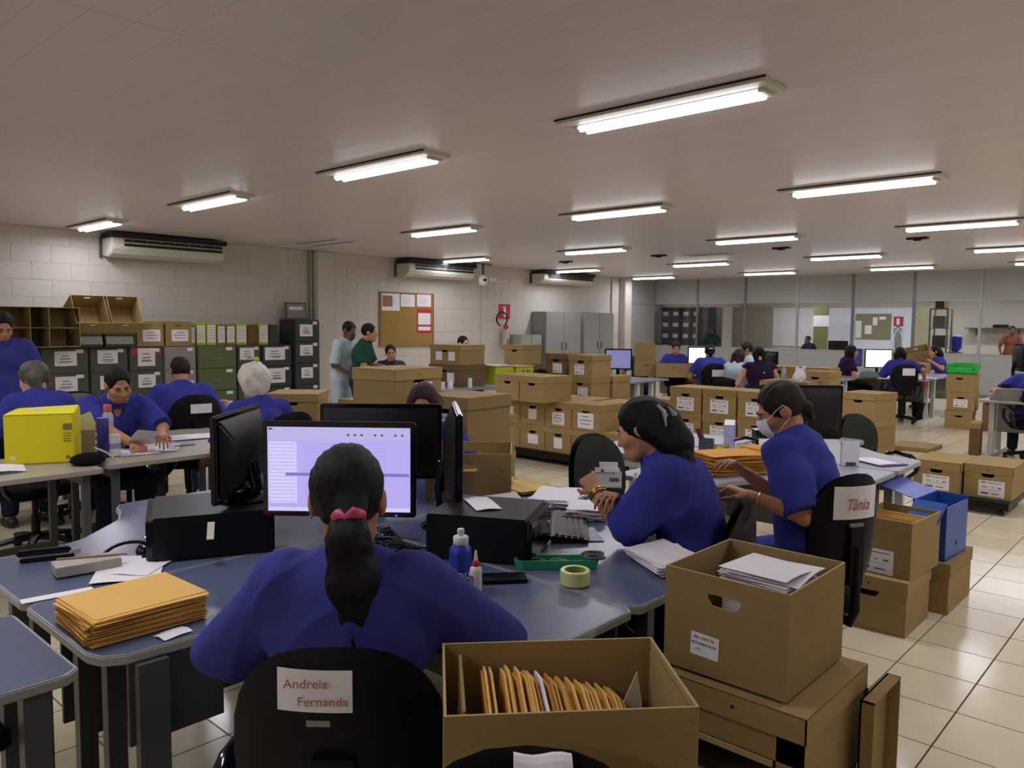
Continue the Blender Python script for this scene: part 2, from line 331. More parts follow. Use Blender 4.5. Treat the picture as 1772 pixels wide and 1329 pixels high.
for k, m_ in ((1, M_cabx), (2, M_dkbox), (3, M_cabx)): tag(link('crate', MB().box(-w/2+.06, -.2, 0, w/2-.06, .2, .3).mesh('crate', m_, bevel=.01), None, (t.location.x, t.location.y, .13+(H-.12)*k/4)), ['', 'grey crate low in the open rack behind glass', 'brown crate midway up the open rack behind glass', 'grey crate high in the open rack behind glass'][k], 'crate')
tag(link('crate', MB().box(-w/2+.1, -.2, 0, w/2-.1, .2, .3).mesh('crate', M_carton2, bevel=.01), None, (t.location.x, t.location.y, H+.011)), 'brown crate on top of the open rack behind glass', 'crate')
p = YW(1655, 572, YF+2.2); fan = thing('water_dispenser', 'blue water bottle on a pale dispenser behind the glass', 'water dispenser', (p.x, YF+2.2, 0))
B(-.15, -.15, 0, .15, .15, 1.0).build('cabinet', M_cabx, fan, bevel=.01); MB().lathe([(.06,1.0),(.14,1.1),(.15,1.2),(.15,1.4),(.05,1.45)], 14).build('bottle', M_btl, fan, smooth=50)
t = thing('office_desk', 'dark cluttered desk behind the glass below the water bottle', 'desk', (p.x+.9, YF+2.6, 0)); B(-.7, -.35, .72, .7, .35, .76).build('tabletop', M_panel, t)
for sx in (-.6, .6): B(sx-.03, -.3, 0, sx+.03, .3, .72).build('leg', M_leg, t)
p = YW(1725, 568, YF+5.7); t = thing('wall_shelf', 'dark shelf with small things on it behind the rightmost glass', 'shelf', (p.x, yb-.26, p.z-.02)); B(-.8, -.25, 0, .8, .25, .03).build('board', M_leg, t)
for sx in (-.6, .5): B(sx, .2, -.2, sx+.03, .25, 0).build('bracket', M_leg, t)
tag(link('tool_case', MB().box(-.2, -.1, 0, .2, .1, .1).mesh('tool_case', M_black, bevel=.02), None, (p.x+.1, yb-.3, p.z+.0105)), 'small black case on the dark shelf behind glass', 'case')
p = YW(1450, 606, YF+2.2); t = thing('computer_monitor', 'black monitor back seen through glass above the seated woman', 'monitor', (p.x, YF+2.2, .76))
B(-.28, -.03, .12, .28, .03, .47).build('casing', M_black, t, bevel=.015); B(-.03, -.03, 0, .03, .03, .14).build('neck', M_black, t); B(-.13, -.09, 0, .13, .09, .015).build('base', M_black, t)
t2 = thing('office_desk', 'long pale desk behind the glass under the wall panels', 'desk', (p.x-.3, YF+2.3, 0)); B(-1.6, -.35, .72, 1.2, .35, .76).build('tabletop', M_deskw, t2)
for sx in (-1.5, 1.1): B(sx-.03, -.3, 0, sx+.03, .3, .72).build('leg', M_legw, t2)
# ================================================================== ceiling lamps
LX = [-12.92, -9.5, -6.37, -3.5, -1.0+.48]; LY = [4.24, 7.82, 11.6, 15.5, 19.0]
rowl = ['nearest lamp row', 'second lamp row', 'third lamp row', 'fourth lamp row', 'farthest lamp row']
coll = ['first from the left wall', 'second from the left wall', 'third from the left wall', 'fourth from the left wall', 'fifth from the left wall', 'sixth from the left wall']
LX2 = LX + [2.5]
h_me = MB().box(0, 0, -.03, 1.5, .30, 0).mesh('housing', M_acw, bevel=.004)
c_me = MB().prism([(.06,.12),(.10,.12),(.10,.27),(.06,.27)], -.05, -.0305).mesh('end_cap', M_acw, bevel=.006)
t_me = MB().tube([(.10,.195,-.05),(1.4,.195,-.05)], .019, 8).mesh('tube', M_tube, smooth=60)
g_me = MB().prism([(-.01,-.006),(1.51,-.006),(1.51,0),(-.01,0)], -.012, 0).mesh('shadow_gap', M_slot)
r_me = MB().box(.1,.12,-.034,1.4,.27,-.0305).mesh('reflector', mat('reflector', 'e8e8ea', .25, metal=.2))
ld = bpy.data.lights.new('lamp_light', 'AREA'); ld.shape = 'RECTANGLE'; ld.size = 1.28; ld.size_y = .16; ld.energy = LAMP_POWER; ld.color = LAMP_COL; ld.spread = R(175)
def lamp(x, y, lab):
    t = thing('ceiling_light', lab, 'ceiling lamp', (x, y, ZC)); 
    link('housing', h_me, t); link('end_cap', c_me, t); link('end_cap', c_me, t, (1.34, 0, 0)); link('tube', t_me, t, (0, -.04, 0)); link('tube', t_me, t, (0, .04, 0)); link('reflector', r_me, t); link('gap_strip', g_me, t)
    l = bpy.data.objects.new('lamp_light', ld); COL.objects.link(l); l.parent = t; l.location = (.75, .195, -.08)
for j, y in enumerate(LY):
    for i, x in enumerate(LX2):
        if (i, j) == (0, 1): continue
        lamp(x, y, 'white twin tube ceiling lamp in the %s, %s' % (rowl[j], coll[i]))
for k_, x_ in enumerate((-6.37, -3.5, -.52)): lamp(x_, -3.0, 'added white twin tube ceiling lamp, unseen behind the viewpoint, %s' % ('left', 'middle', 'right')[k_])  # unseen row added to lift the surfaces that face the camera
lamp(-6.37, .55, 'white twin tube ceiling lamp overhead, above the left foreground'); lamp(-9.5, .55, 'white twin tube ceiling lamp overhead, near the left wall'); lamp(-3.5, .6, 'white twin tube ceiling lamp overhead, right above the foreground desk')
for x in (-11.5, -9, -6.5, -4, -1.5):
    for dy in (1.6, 4.2): lamp(x, YF+dy, 'unseen twin tube lamp added to brighten the room behind the glass')  # unseen fittings added to brighten the far room
for o in [o for o in COL.objects if o.name.startswith('ceiling_light') and o.location.y > YF]: o.location.z = ZC-.25; o['group'] = 'unseen added lamps of the glazed room'
# ------------------------------------------------------------------ ceiling vents, detectors, camera
def ceil_plate(name, lab, cat, u, v, dx, dy, m=M_ceil, th=.02, dark=True):
    p = F(u, v, ZC); t = thing(name, lab, cat, (p.x, p.y, ZC)); B(-dx/2, -dy/2, -th, dx/2, dy/2, 0).build('plate', m, t)
    if dark:
        for s in (-1, 1): B(-dx/2+.05, s*dy/2*.7-.02, -th-.004, dx/2-.05, s*dy/2*.7+.02, -th).build('slot', M_slot, t)
    return t
ceil_plate('ceiling_vent', 'flat ceiling vent with two dark slots near the corner pilaster', 'vent', 562, 418, 1.3, .5)
ceil_plate('ceiling_vent', 'flat ceiling vent between lamp rows over the far desks', 'vent', 1226, 439, 1.0, .3)
for u, v, lb in ((1140, 441, 'small dark detector on the ceiling left of the far vent'), (1352, 428, 'small dark detector on the ceiling beyond the third lamp row'), (1588, 411, 'small dark detector on the ceiling under the right hand lamps'), (979, 452, 'small dark detector on the ceiling above the third air conditioner')):
    t = ceil_plate('smoke_detector', lb, 'detector', u, v, .3, .12, M_black, .03, False); B(-.05, -.04, -.05, .05, .04, -.03).build('sensor', M_black, t)
def ac(y0, y1, z0, z1, lab):
    L_ = y1-y0; t = thing('air_conditioner', lab, 'air conditioner', (XL, y0, z0)); h = z1-z0
    prof = [(0.02, .03), (.25, 0), (.4, .05), (.46, h*.45), (.44, h), (.02, h)]
    m = MB(); n = len(prof); m.add([(p[0], 0, p[1]) for p in prof]+[(p[0], L_, p[1]) for p in prof], [tuple(range(n)), tuple(range(2*n-1, n-1, -1))]+[(i, (i+1)%n, n+(i+1)%n, n+i) for i in range(n)])
    m.build('casing', M_acw, t, bevel=.012)
    for k, zz in enumerate((h*.88, h*.66)): B(.452-.012*k*0, .18, zz-.026, .468, L_-.05, zz+.014).build('louver', M_slot, t)
    for k in range(7): B(.46, .3+k*(L_-.5)/6, h*.85, .474, .31+k*(L_-.5)/6, h*.93).build('fin', M_acw, t)
    B(.0, -.03, -.0, .05, 0, h+.02).build('bracket', M_leg, t)
    B(.05, -.02, h, .5, L_+.02, ZC-z0-.03).build('ceiling_bracket', M_slot, t)
ac(4.86, 6.7, 2.60, 2.90, 'long white wall air conditioner above the filing cabinets')
ac(10.8, 12.75, 2.60, 2.88, 'long white wall air conditioner above the cork board')
ac(15.2, 17.3, 2.66, 2.90, 'long white wall air conditioner above the steel cupboards')
p = XW(836, 470, XL+.5); t = thing('security_camera', 'white security camera hanging from the ceiling beside the second air conditioner', 'camera', (p.x, p.y, ZC))
B(-.05, -.3, -.02, .05, .25, 0).build('mounting_plate', M_leg, t); MB().tube([(0,0,0),(0,0,-.28)], .03, 8).build('stem', M_leg, t); MB().lathe([(.02,-.15),(.1,-.11),(.11,.0),(.09,.06),(.04,.1)], 14, c=(0,0,-.36)).build('dome', M_whitep, t, smooth=60)
MB().lathe([(.03,-.04),(.03,.04)], 10, c=(.1,-.05,-.38), ax='x').build('lens', M_black, t); B(-.02, .16, -.4, .04, .42, -.32).build('arm_camera', M_whitep, t, bevel=.01)
MB().tube([(XL+.012, 13.42, 2.6), (XL+.012, 13.42, 0)], .01, 6).build('trim_5', M_legw)['kind'] = 'structure'
# ------------------------------------------------------------------ notice board, signs, extinguisher
a, b = XW(657, 506, XL), XW(748, 597, XL); t = thing('notice_board', 'cork notice board with five pinned notices on the white block wall', 'notice board', (XL+.004, a.y, b.z)); W, H = b.y-a.y, a.z-b.z
B(0, 0, 0, .015, W, H).build('cork', M_cork, t)
for r_ in ((-.0, -.02, W, 0), (0, H, W, H+.02)): B(0, r_[0]-.02, r_[1], .03, r_[2]+.02, r_[3]).build('frame', M_wood, t)
for y_ in (-.02, W): B(0, y_, 0, .03, y_+.02, H).build('frame', M_wood, t)
for k, (u0, v0, u1, v1, m_) in enumerate(((661, 507, 692, 538, M_paper), (694, 509, 718, 531, M_paper), (722, 509, 746, 531, M_paper), (722, 534, 747, 576, M_redsign))):
    q0, q1 = XW(u0, v0, XL+.03), XW(u1, v1, XL+.03); f_ = B(.016, q0.y-a.y, q1.z-b.z, .02, q1.y-a.y, q0.z-b.z).build('notice', m_, t)
    w_, h_ = q1.y-q0.y, q0.z-q1.z; y_, z_ = q0.y-a.y, q1.z-b.z
    if k == 3:
        B(.02, y_+.03, z_+h_*.34, .0215, y_+w_-.03, z_+h_*.82).build('sheet', M_paper, f_); B(.02, y_+.03, z_+h_*.1, .0215, y_+w_-.03, z_+h_*.26).build('sheet', M_paper, f_)
    else:
        pr = MB()
        for q in range(4): pr.box(.02, y_+w_*.15, z_+h_*(.25+.15*q), .0212, y_+w_*(.6+.25*((q*7)%3)/3), z_+h_*(.27+.15*q))
        pr.build('print', M_print, f_)
B(.02, .06, H-.29, .023, .32, H-.06).build('brown_card', M_wood, t)
p, q = XW(863, 526, XL), XW(882, 552, XL); t = thing('extinguisher_sign', 'red extinguisher sign high on the white block wall', 'sign', (XL+.002, p.y, q.z)); W, H = q.y-p.y, p.z-q.z
B(0, 0, 0, .01, W, H).build('plate', M_redsign, t); s_ = MB().box(.01, W*.42, H*.12, .012, W*.62, H*.7).box(.01, W*.46, H*.7, .012, W*.58, H*.86).box(.01, W*.3, H*.74, .012, W*.5, H*.8); s_.build('pictogram', M_paper, t)
p = XW(875, 600, XL+.12); t = thing('fire_extinguisher', 'red topped fire extinguisher on the block wall below the sign', 'fire extinguisher', (XL+.12, p.y, 1.06))
MB().lathe([(.03,0),(.1,.02),(.1,.36),(.06,.42),(.03,.44)], 14).build('cylinder', mat('ext_body', 'b9a9a0', .4), t, smooth=50); MB().lathe([(.035,.43),(.06,.46),(.06,.52),(.03,.56)], 10).build('valve', M_redp, t, smooth=50)
pts = [(0, -.02, .55)]+[(0.02, -.16+.19*math.cos(a_), .68+.17*math.sin(a_)) for a_ in np.linspace(-.5, 4.4, 12)]; MB().tube(pts, .02, 6).build('hose', M_black, t, smooth=60); B(.09, -.05, .02, .102, .05, .2).build('sticker', M_tan, t)
# ================================================================== cabinets along the left wall
XC = -12.8
def yc(u, X=XC): return XW(u, 620, X).y
def cabinet(lab, y0, y1, h, m, nd, labels, X=XC, depth=.48, handles=True):
    t = thing('filing_cabinet', lab, 'filing cabinet', (X, y0, 0)); w = y1-y0
    B(-depth, .004, 0, -.02, w-.004, h).build('body', m, t, bevel=.006); dh = (h-.06)/nd
    for k in range(nd):
        z = .05+k*dh; d = B(-.02, .015, z+.008, .0, w-.015, z+dh-.008).build('drawer', m, t, bevel=.004)
        hd = MB().box(.0, w*.36, z+dh*.42, .02, w*.58, z+dh*.46); hd.build('handle', M_silver if handles else M_slot, d)
        B(.0, w*.72, z+dh*.8, .003, w*.88, z+dh*.94).build('card', M_paper, d)
        if k in labels:
            f0, f1, g0, g1 = labels[k]; B(.002, w*f0, z+dh*g0, .004, w*f1, z+dh*g1).build('label', M_paper, d)
            pr = MB()
            for q in range(3): pr.box(.004, w*(f0+(f1-f0)*(.2+.05*q)), z+dh*(g0+(g1-g0)*(.25+.2*q)), .0046, w*(f0+(f1-f0)*(.8-.07*q)), z+dh*(g0+(g1-g0)*(.31+.2*q)))
            pr.build('print', M_print, d)
    return t
L4 = {2: (.3, .78, .3, .85), 1: (.3, .78, .3, .85), 3: (.3, .78, .25, .85)}
cabinet('dark green filing cabinet behind the greying haired woman at far left', yc(-30), yc(68), 1.2, M_cabg, 3, {})
cabinet('dark green filing cabinet with two big white labels under the tipped cartons', yc(70), yc(154), 1.2, M_cabg, 3, {2: (.28, .74, .3, .88), 1: (.28, .74, .3, .88)})
cabinet('dark green filing cabinet directly behind the reading man', yc(155), yc(222), 1.2, M_cabg, 3, {2: (.2, .72, .35, .9), 1: (.25, .7, .3, .85)})
cabinet('dark green filing cabinet with a red bordered label on top drawer', yc(223), yc(283), 1.2, M_cabg, 3, {2: (.25, .75, .2, .95), 1: (.25, .75, .3, .85)})
cabinet('light grey filing cabinet between the dark green and olive ones', yc(284), yc(340), 1.2, M_cabx, 3, {1: (.5, .9, .1, .5)})
cabinet('olive green filing cabinet with chrome handles and no big labels', yc(342), yc(410), 1.2, M_cabl, 3, {})
cabinet('dark green filing cabinet behind the white haired woman', yc(411), yc(452), 1.2, M_cabg, 3, {2: (.1, .7, .35, .9)})
cabinet('dark green filing cabinet next to the tall one, two tall labels', yc(453), yc(506), 1.2, M_cabd, 3, {2: (.1, .75, .3, .9), 1: (.2, .75, .2, .9)})
cabinet('tall black green filing cabinet in the corner with three labels', yc(507), yc(551, XC), 1.66, M_cabd, 4, {3: (.2, .7, .25, .8), 2: (.2, .7, .35, .85), 1: (.25, .7, .3, .8)}, X=XC+.06, depth=.52)
def steel_cupboard(lab, x1, y0, y1, h, d, m, nd=2):
    t = thing('steel_cupboard', lab, 'cupboard', (x1, y0, 0)); w = y1-y0; B(-d, 0, 0, -.02, w, h).build('body', m, t, bevel=.006)
    for k in range(nd):
        dr = B(-.02, w*k/nd+.008, .06, 0, w*(k+1)/nd-.008, h-.02).build('door', m, t, bevel=.003); B(0, w*(k+.5)/nd+(.18 if k == 0 else -.2)*w, h*.5, .018, w*(k+.5)/nd+(.2 if k == 0 else -.18)*w, h*.6).build('handle', M_leg, dr)
    return t
steel_cupboard('tall grey steel cupboard, left of the pair by the white wall', -12.8, 15.25, 16.7, 1.94, .48, M_steel)
steel_cupboard('tall grey steel cupboard, right of the pair by the white wall', -12.8, 16.85, 18.2, 1.95, .48, M_steel)
t = steel_cupboard('low pale green grey cupboard beside the tall steel pair', -12.85, 14.35, 15.15, 1.36, .42, M_steel2)
# ------------------------------------------------------------------ cartons
BW, BD, BH = .378, .415, .285
CM = {}
def carton_mesh(w, d, h, kind, m):
    k = (round(w,3), round(d,3), round(h,3), kind, m.name)
    if k in CM: return CM[k]
    T = .005; b = MB(); hw = .05; z0, z1 = h-.098, h-.068
    if kind == 'open': z0, z1 = h-.085, h-.052
    for y0, y1 in ((-d/2, -d/2+T), (d/2-T, d/2)):
        b.box(-w/2, y0, 0, -hw, y1, h); b.box(hw, y0, 0, w/2, y1, h); b.box(-hw, y0, z1, hw, y1, h); b.box(-hw, y0, 0, hw, y1, z0)
        for s in (-1, 1): b.add([(s*hw, y0, z0), (s*(hw-.014), y0, z0), (s*hw, y0, z0+.018), (s*hw, y1, z0), (s*(hw-.014), y1, z0), (s*hw, y1, z0+.018)], [(0,1,2), (3,5,4), (0,3,4,1), (1,4,5,2)])
    b.box(-w/2, -d/2+T, 0, -w/2+T, d/2-T, h); b.box(w/2-T, -d/2+T, 0, w/2, d/2-T, h); b.box(-w/2+T, -d/2+T, 0, w/2-T, d/2-T, T)
    body = b.mesh('carton', m)
    e = MB(); 
    for x0, y0, x1, y1 in ((-w/2, -d/2, w/2, -d/2+T), (-w/2, d/2-T, w/2, d/2), (-w/2, -d/2+T, -w/2+T, d/2-T), (w/2-T, -d/2+T, w/2, d/2-T)): e.box(x0, y0, h, x1, y1, h+.0012)
    rim = e.mesh('rim', M_edge)
    o = .006; l = MB(); lh = .066; l.box(-w/2-o, -d/2-o, h+.002, w/2+o, d/2+o, h+.007)
    for x0, y0, x1, y1 in ((-w/2-o, -d/2-o, w/2+o, -d/2-o+.004), (-w/2-o, d/2+o-.004, w/2+o, d/2+o), (-w/2-o, -d/2-o, -w/2-o+.004, d/2+o), (w/2+o-.004, -d/2-o, w/2+o, d/2+o)): l.box(x0, y0, h-lh, x1, y1, h+.004)
    l.lathe([(.006, -.0006), (.006, .0004)], 8, c=(0, -d/2-o, h-.03), ax='y', mi=1)
    lid = l.mesh('lid', [m, M_slot], bevel=0)
    CM[k] = (body, rim, lid); return CM[k]
LBL = {}
def label_meshes(w, h, style):
    k = (round(w,3), round(h,3), style)
    if k in LBL: return LBL[k]
    r = .015 if style == 'round' else .001; n = 4 if style == 'round' else 1
    pts = []
    for cx, cz, a0 in ((w/2-r, h/2-r, 0), (-w/2+r, h/2-r, 90), (-w/2+r, -h/2+r, 180), (w/2-r, -h/2+r, 270)):
        for i in range(n+1): a = R(a0+90*i/n); pts.append((cx+r*math.cos(a), cz+r*math.sin(a)))
    m = MB(); N = len(pts); m.add([(p[0], -.0012, p[1]) for p in pts]+[(p[0], 0, p[1]) for p in pts], [tuple(range(N-1,-1,-1)), tuple(range(N,2*N))]+[(i,(i+1)%N,N+(i+1)%N,N+i) for i in range(N)])
    me = m.mesh('label', M_paper); p = MB()
    if style == 'form':
        for (x0, z0, x1, z1) in ((-.38,.34,-.22,.42), (-.16,.34,.4,.38), (-.36,.06,-.18,.11), (.02,.06,.09,.11), (.24,.04,.38,.12), (-.4,-.36,-.1,-.24), (.02,-.34,.3,-.28), (-.38,-.08,.36,-.065)): p.box(x0*w, -.0018, z0*h, x1*w, -.0012, z1*h)
    elif style in ('round', 'lines'):
        for q, (a, b_) in enumerate(((-.22,.22), (-.36,.36), (-.28,.3))):
            z = h*(.26-.24*q); x = a*w
            while x < b_*w: x2 = min(b_*w, x+w*(.07+.05*((q*3+int(x*500))%3))); p.box(x, -.0018, z-.012*h*2, x2, -.0012, z+.018*h*2); x = x2+w*.025
    pm = p.mesh('print', M_print if style != 'lines' else M_dark_print) if p.v else None
    LBL[k] = (me, pm); return LBL[k]
def carton(lab, loc, rz=0, w=BW, d=BD, h=BH, lid=True, labels=(), m=None, group=None, tilt=None, name='cardboard_box'):
    m = m or M_carton; body, rim, lm = carton_mesh(w, d, h, 'lid' if lid else 'open', m)
    t = thing(name, lab, 'box', loc, R(rz), group, rot=tilt)
    link('carton', body, t)
    if lid: link('lid', lm, t)
    else: link('rim', rim, t)
    for L in labels:
        face, cx, cz, lw, lh, st = L; me, pm = label_meshes(lw, lh, st)
        o = link('label', me, t, {'f': (cx, -d/2-.0003, cz), 'r': (w/2+.0003, cx, cz), 'b': (cx, d/2+.0003, cz)}[face], (0, 0, {'f': 0, 'r': R(90), 'b': R(180)}[face]))
        if pm: link('print', pm, o)
    return t
def corner(u, v, z, w=BW, d=BD, rz=0, h=BH):   # near lid corner seen in the picture -> centre of the carton's base
    p = F(u, v, z); c, s = math.cos(R(rz)), math.sin(R(rz)); ox, oy = -(w/2+.006), d/2+.006
    return (p.x+ox*c-oy*s, p.y+ox*s+oy*c, z-h-.007)
FORM = ('f', -.02, .1, .17, .13, 'form')
# central pile on a low dark dolly
YG = 6.95+BD/2; pw = .388
rows = {0: ('', .14), 1: ('', .14+BH+.009)}
low = [(-4.855, 'lower row box at the right end, half hidden by the chair back', ('f', 0, .09, .15, .1, 'lines')), (-5.245, 'lower row box with bold printed label behind the chair back', ('f', 0, .1, .2, .14, 'lines')), (-5.635, 'lower row box with blank square label, second from the chair', ('f', 0, .11, .12, .12, 'plain')), (-6.025, 'lower row box with wide white label, third from the chair', ('f', .01, .12, .16, .11, 'plain')), (-6.415, 'lower row box with narrow white label beside the open carton', ('f', .05, .1, .08, .13, 'plain'))]
for x, lb, l in low: carton('cardboard ' + lb, (x, YG, .14), labels=[l], group='cartons of the central dolly, lower row')
up = [(-5.245, 'upper row box with big rounded label, right end over the chair back', ('f', 0, .11, .22, .17, 'round')), (-5.635, 'upper row box with rounded label of three print lines, second from right', ('f', 0, .1, .18, .14, 'round')), (-6.025, 'upper row box with small square blank label, third from right', ('f', 0, .12, .13, .12, 'plain')), (-6.415, 'upper row box with larger square blank label, fourth from right', ('f', 0, .11, .17, .15, 'plain')), (-6.805, 'upper row box with small square label at the left end of the dolly', ('f', 0, .12, .14, .11, 'plain'))]
for x, lb, l in up: carton('cardboard ' + lb, (x, YG, .14+BH+.009), labels=[l], group='cartons of the central dolly, upper row')
carton('plain lidded box in the second rank of the central pile, right end', (-5.2, YG+.43, .14+BH+.009), group='second rank of the central pile'); carton('plain lidded box in the second rank of the central pile, low right', (-5.2, YG+.43, .14), group='second rank of the central pile')
for x in (-5.68, -6.1, -6.5): carton('lidded box of the second rank under the top boxes of the central pile', (x, YG+.43, .14+BH+.009), group='second rank under the top boxes'); carton('lidded box hidden low in the second rank of the central pile', (x, YG+.43, .14), group='second rank bottom boxes')
z3 = .14+2*(BH+.009)
carton('unlabelled lidded box on top of the central pile, right of two', corner(941, 653, z3+.292, .36, .5), w=.36, d=.5); c_ = corner(941, 653, z3+.292, .36, .5)
carton('unlabelled lidded box on top of the central pile, left of two', (c_[0]-.4, c_[1]+.03, c_[2]), w=.36, d=.5)
def dolly(lab, x0, y0, x1, y1, h, nm='platform_dolly'):
    t = thing(nm, lab, 'dolly', ((x0+x1)/2, (y0+y1)/2, 0)); w, d = x1-x0, y1-y0
    B(-w/2, -d/2, .055, w/2, d/2, h-.001).build('deck', M_black, t, bevel=.005)
    for sx in (-1, 1):
        for sy in (-1, 1): MB().lathe([(.01,-.02),(.028,-.018),(.028,.018),(.01,.02)], 12, c=(sx*(w/2-.06), sy*(d/2-.06), .028), ax='x').build('wheel', M_slot, t); B(sx*(w/2-.06)-.02, sy*(d/2-.06)-.015, .03, sx*(w/2-.06)+.02, sy*(d/2-.06)+.015, .056).build('bracket', M_leg, t)
    return t
dolly('low black platform dolly under the central pile of cartons', -7.05, 6.9, -4.6, 7.84, .139)
# columns behind the central pile
c_ = corner(1022, 615, 1.215); hb = BH+.009; z0 = 1.215-.292-3*hb
for k, (lb, lab_) in enumerate((('bottom box of the tall column behind the central pile', None), ('second box of the tall column behind the central pile', None), ('third box of the tall column behind the central pile, labelled', ('f', .05, .1, .16, .13, 'form')), ('topmost box of the tall column behind the central pile, labelled', ('f', -.02, .1, .16, .13, 'form')))):
    carton(lb, (c_[0]+.01*k, c_[1], z0+k*hb), labels=[lab_] if lab_ else [])
    lb2 = ('bottom', 'second', 'third', 'topmost')[k]
    carton('%s box of the darker column left of the tall column' % lb2, (c_[0]-.44, c_[1]+.06, z0+k*hb), labels=[('f', .03, .1, .16, .13, 'form')] if k == 3 else [], m=M_carton2 if k == 3 else None)
    if k < 3: carton('%s box of the short column behind the tall one' % ('bottom', 'middle', 'topmost')[k], (c_[0]+.03, c_[1]+.47, z0+k*hb))
dolly('low dark dolly under the tall columns of boxes', c_[0]-.7, c_[1]-.25, c_[0]+.28, c_[1]+.72, max(.06, z0-.001))
# labelled pile right of centre
c_ = corner(1276, 676, .905, .4, .42); z0 = .905-.292-2*hb
bp_ = (F(1382, 662, .897)+F(1356, 655, .897))/2; carton('tall lidded carton behind the masked worker, carrying the plastic bag', (bp_.x, bp_.y+.05, 0), w=.62, d=.62, h=.89)
for i, dx in enumerate((0, -.425, .425)):
    for k in range(3):
        carton('%s labelled box in the %s column of the pile right of centre' % (('bottom', 'middle row', 'top')[k], ('centre', 'left', 'right')[i]), (c_[0]+dx, c_[1]-.01*k, z0+k*hb), w=.4, d=.42, labels=[('f', .0, .1, .22, .15, 'form')], group='pile of labelled cartons right of centre')
carton('plain lidded box behind the left column of the labelled pile', (c_[0]-.62, c_[1]+.75, z0), h=.285*2.6); carton('plain lidded box beside the white desk leg', (c_[0]-1.05, c_[1]+.5, z0), h=.285*2.3)
dolly('low dark dolly under the labelled pile right of centre', c_[0]-.63, c_[1]-.22, c_[0]+.63, c_[1]+.22, max(.06, z0-.001))
# stacks in the right half
c_ = corner(1518, 683, .875, rz=-8)
for k in range(3): carton('%s box of the three high stack behind the empty chair' % ('bottom', 'middle', 'topmost')[k], (c_[0], c_[1], k*hb), rz=-8 if k else -5, w=.4, d=.5)
c_ = corner(1436, 644, 1.02)
for k in range(3): carton('%s box of the stack standing behind the black monitor' % ('bottom', 'middle', 'topmost')[k], (c_[0], c_[1], .14+k*hb), m=M_carton)
dolly('low dark dolly under the stack behind the black monitor', c_[0]-.2, c_[1]-.22, c_[0]+.2, c_[1]+.22, .139)
c_ = corner(1684, 648, .885, .37, .4)
for k in range(3): carton('%s box of the stack under the green tray' % ('bottom', 'middle', 'topmost')[k], (c_[0]+(.0, .02, .0)[k], c_[1]+(-.03, .0, .01)[k], k*hb), rz=(6, 3, 0)[k], w=.39, d=.4, lid=k < 2, labels=[('f', 0, .12, .2, .13, 'form')] if k == 1 else [])
carton('narrow box leaning beside the green tray stack', (c_[0]+.42, c_[1]-.05, 0), w=.15, d=.3, h=.5, lid=False, m=M_carton2)
p_ = Vector(c_)+Vector((0, 0, BH+.002)); t = thing('storage_tray', 'bright green plastic tray on top of the carton stack', 'tray', p_)
B(-.2, -.21, 0, .2, .21, .09).build('base', M_greenp, t, bevel=.03, smooth=40); 
for s in (-1, 1): B(s*.19-.03, -.15, .06, s*.19+.03, .2, .16).build('side_wall', M_greenp, t, bevel=.02, smooth=40)
B(-.19, .14, .06, .19, .2, .17).build('back_wall', M_greenp, t, bevel=.02, smooth=40)
zz = .12
carton('labelled box on the right dolly, left of the pair', corner(1664, 803, zz+BH+.007, .39, .6), w=.38, d=.6, labels=[('f', 0, .1, .22, .13, 'form')]); carton('labelled box on the right dolly, right of the pair', corner(1757, 811, zz+BH+.007, .39, .6), w=.37, d=.6, labels=[('f', .03, .09, .2, .14, 'form')])
dolly('low black dolly on the tiles under the pair of labelled boxes', -2.12, 7.72, -1.32, 8.42, .119)
p = F(1575, 780, .0); t = thing('carton_lid', 'loose flat carton lid lying on the floor behind the pair of boxes', 'box lid', (p.x, p.y+.25, 0)); link('lid', MB().box(-.25, -.3, .05, .25, .3, .056).box(-.25, -.3, 0, .25, -.295, .05).box(-.25, .295, 0, .25, .3, .05).box(-.25, -.3, 0, -.245, .3, .05).box(.245, -.3, 0, .25, .3, .05).mesh('lid', M_carton), t)
# floor boxes by the aisle
carton('closed box on the floor under the open box with envelopes', (-1.347, 4.50, 0), labels=[]); carton('closed box on the floor under the blue file box', (-1.285, 5.06, 0), w=.4, d=.5)
c_ = corner(1580, 908, .292+.3, .31, .43, rz=-4, h=.293)
t = carton('open box with kraft envelopes and a torn label, by the aisle', (-1.30, 4.56, .2935), rz=-4, w=.31, d=.42, h=.30, lid=False, labels=[('f', -.03, .07, .2, .13, 'form')])
for k in range(9): tag(link('kraft_envelope', B(-.13, -.004, 0, .13, .004, .235+.012*((k*5)%4)).mesh('kraft_envelope', M_env), None, (-1.30+.01*((k*3)%3-1), 4.42+.034*k, .2999), (R(-4), 0, R(-4))), 'kraft envelope standing in the open box by the aisle', 'envelope', 'envelopes in the open aisle box')
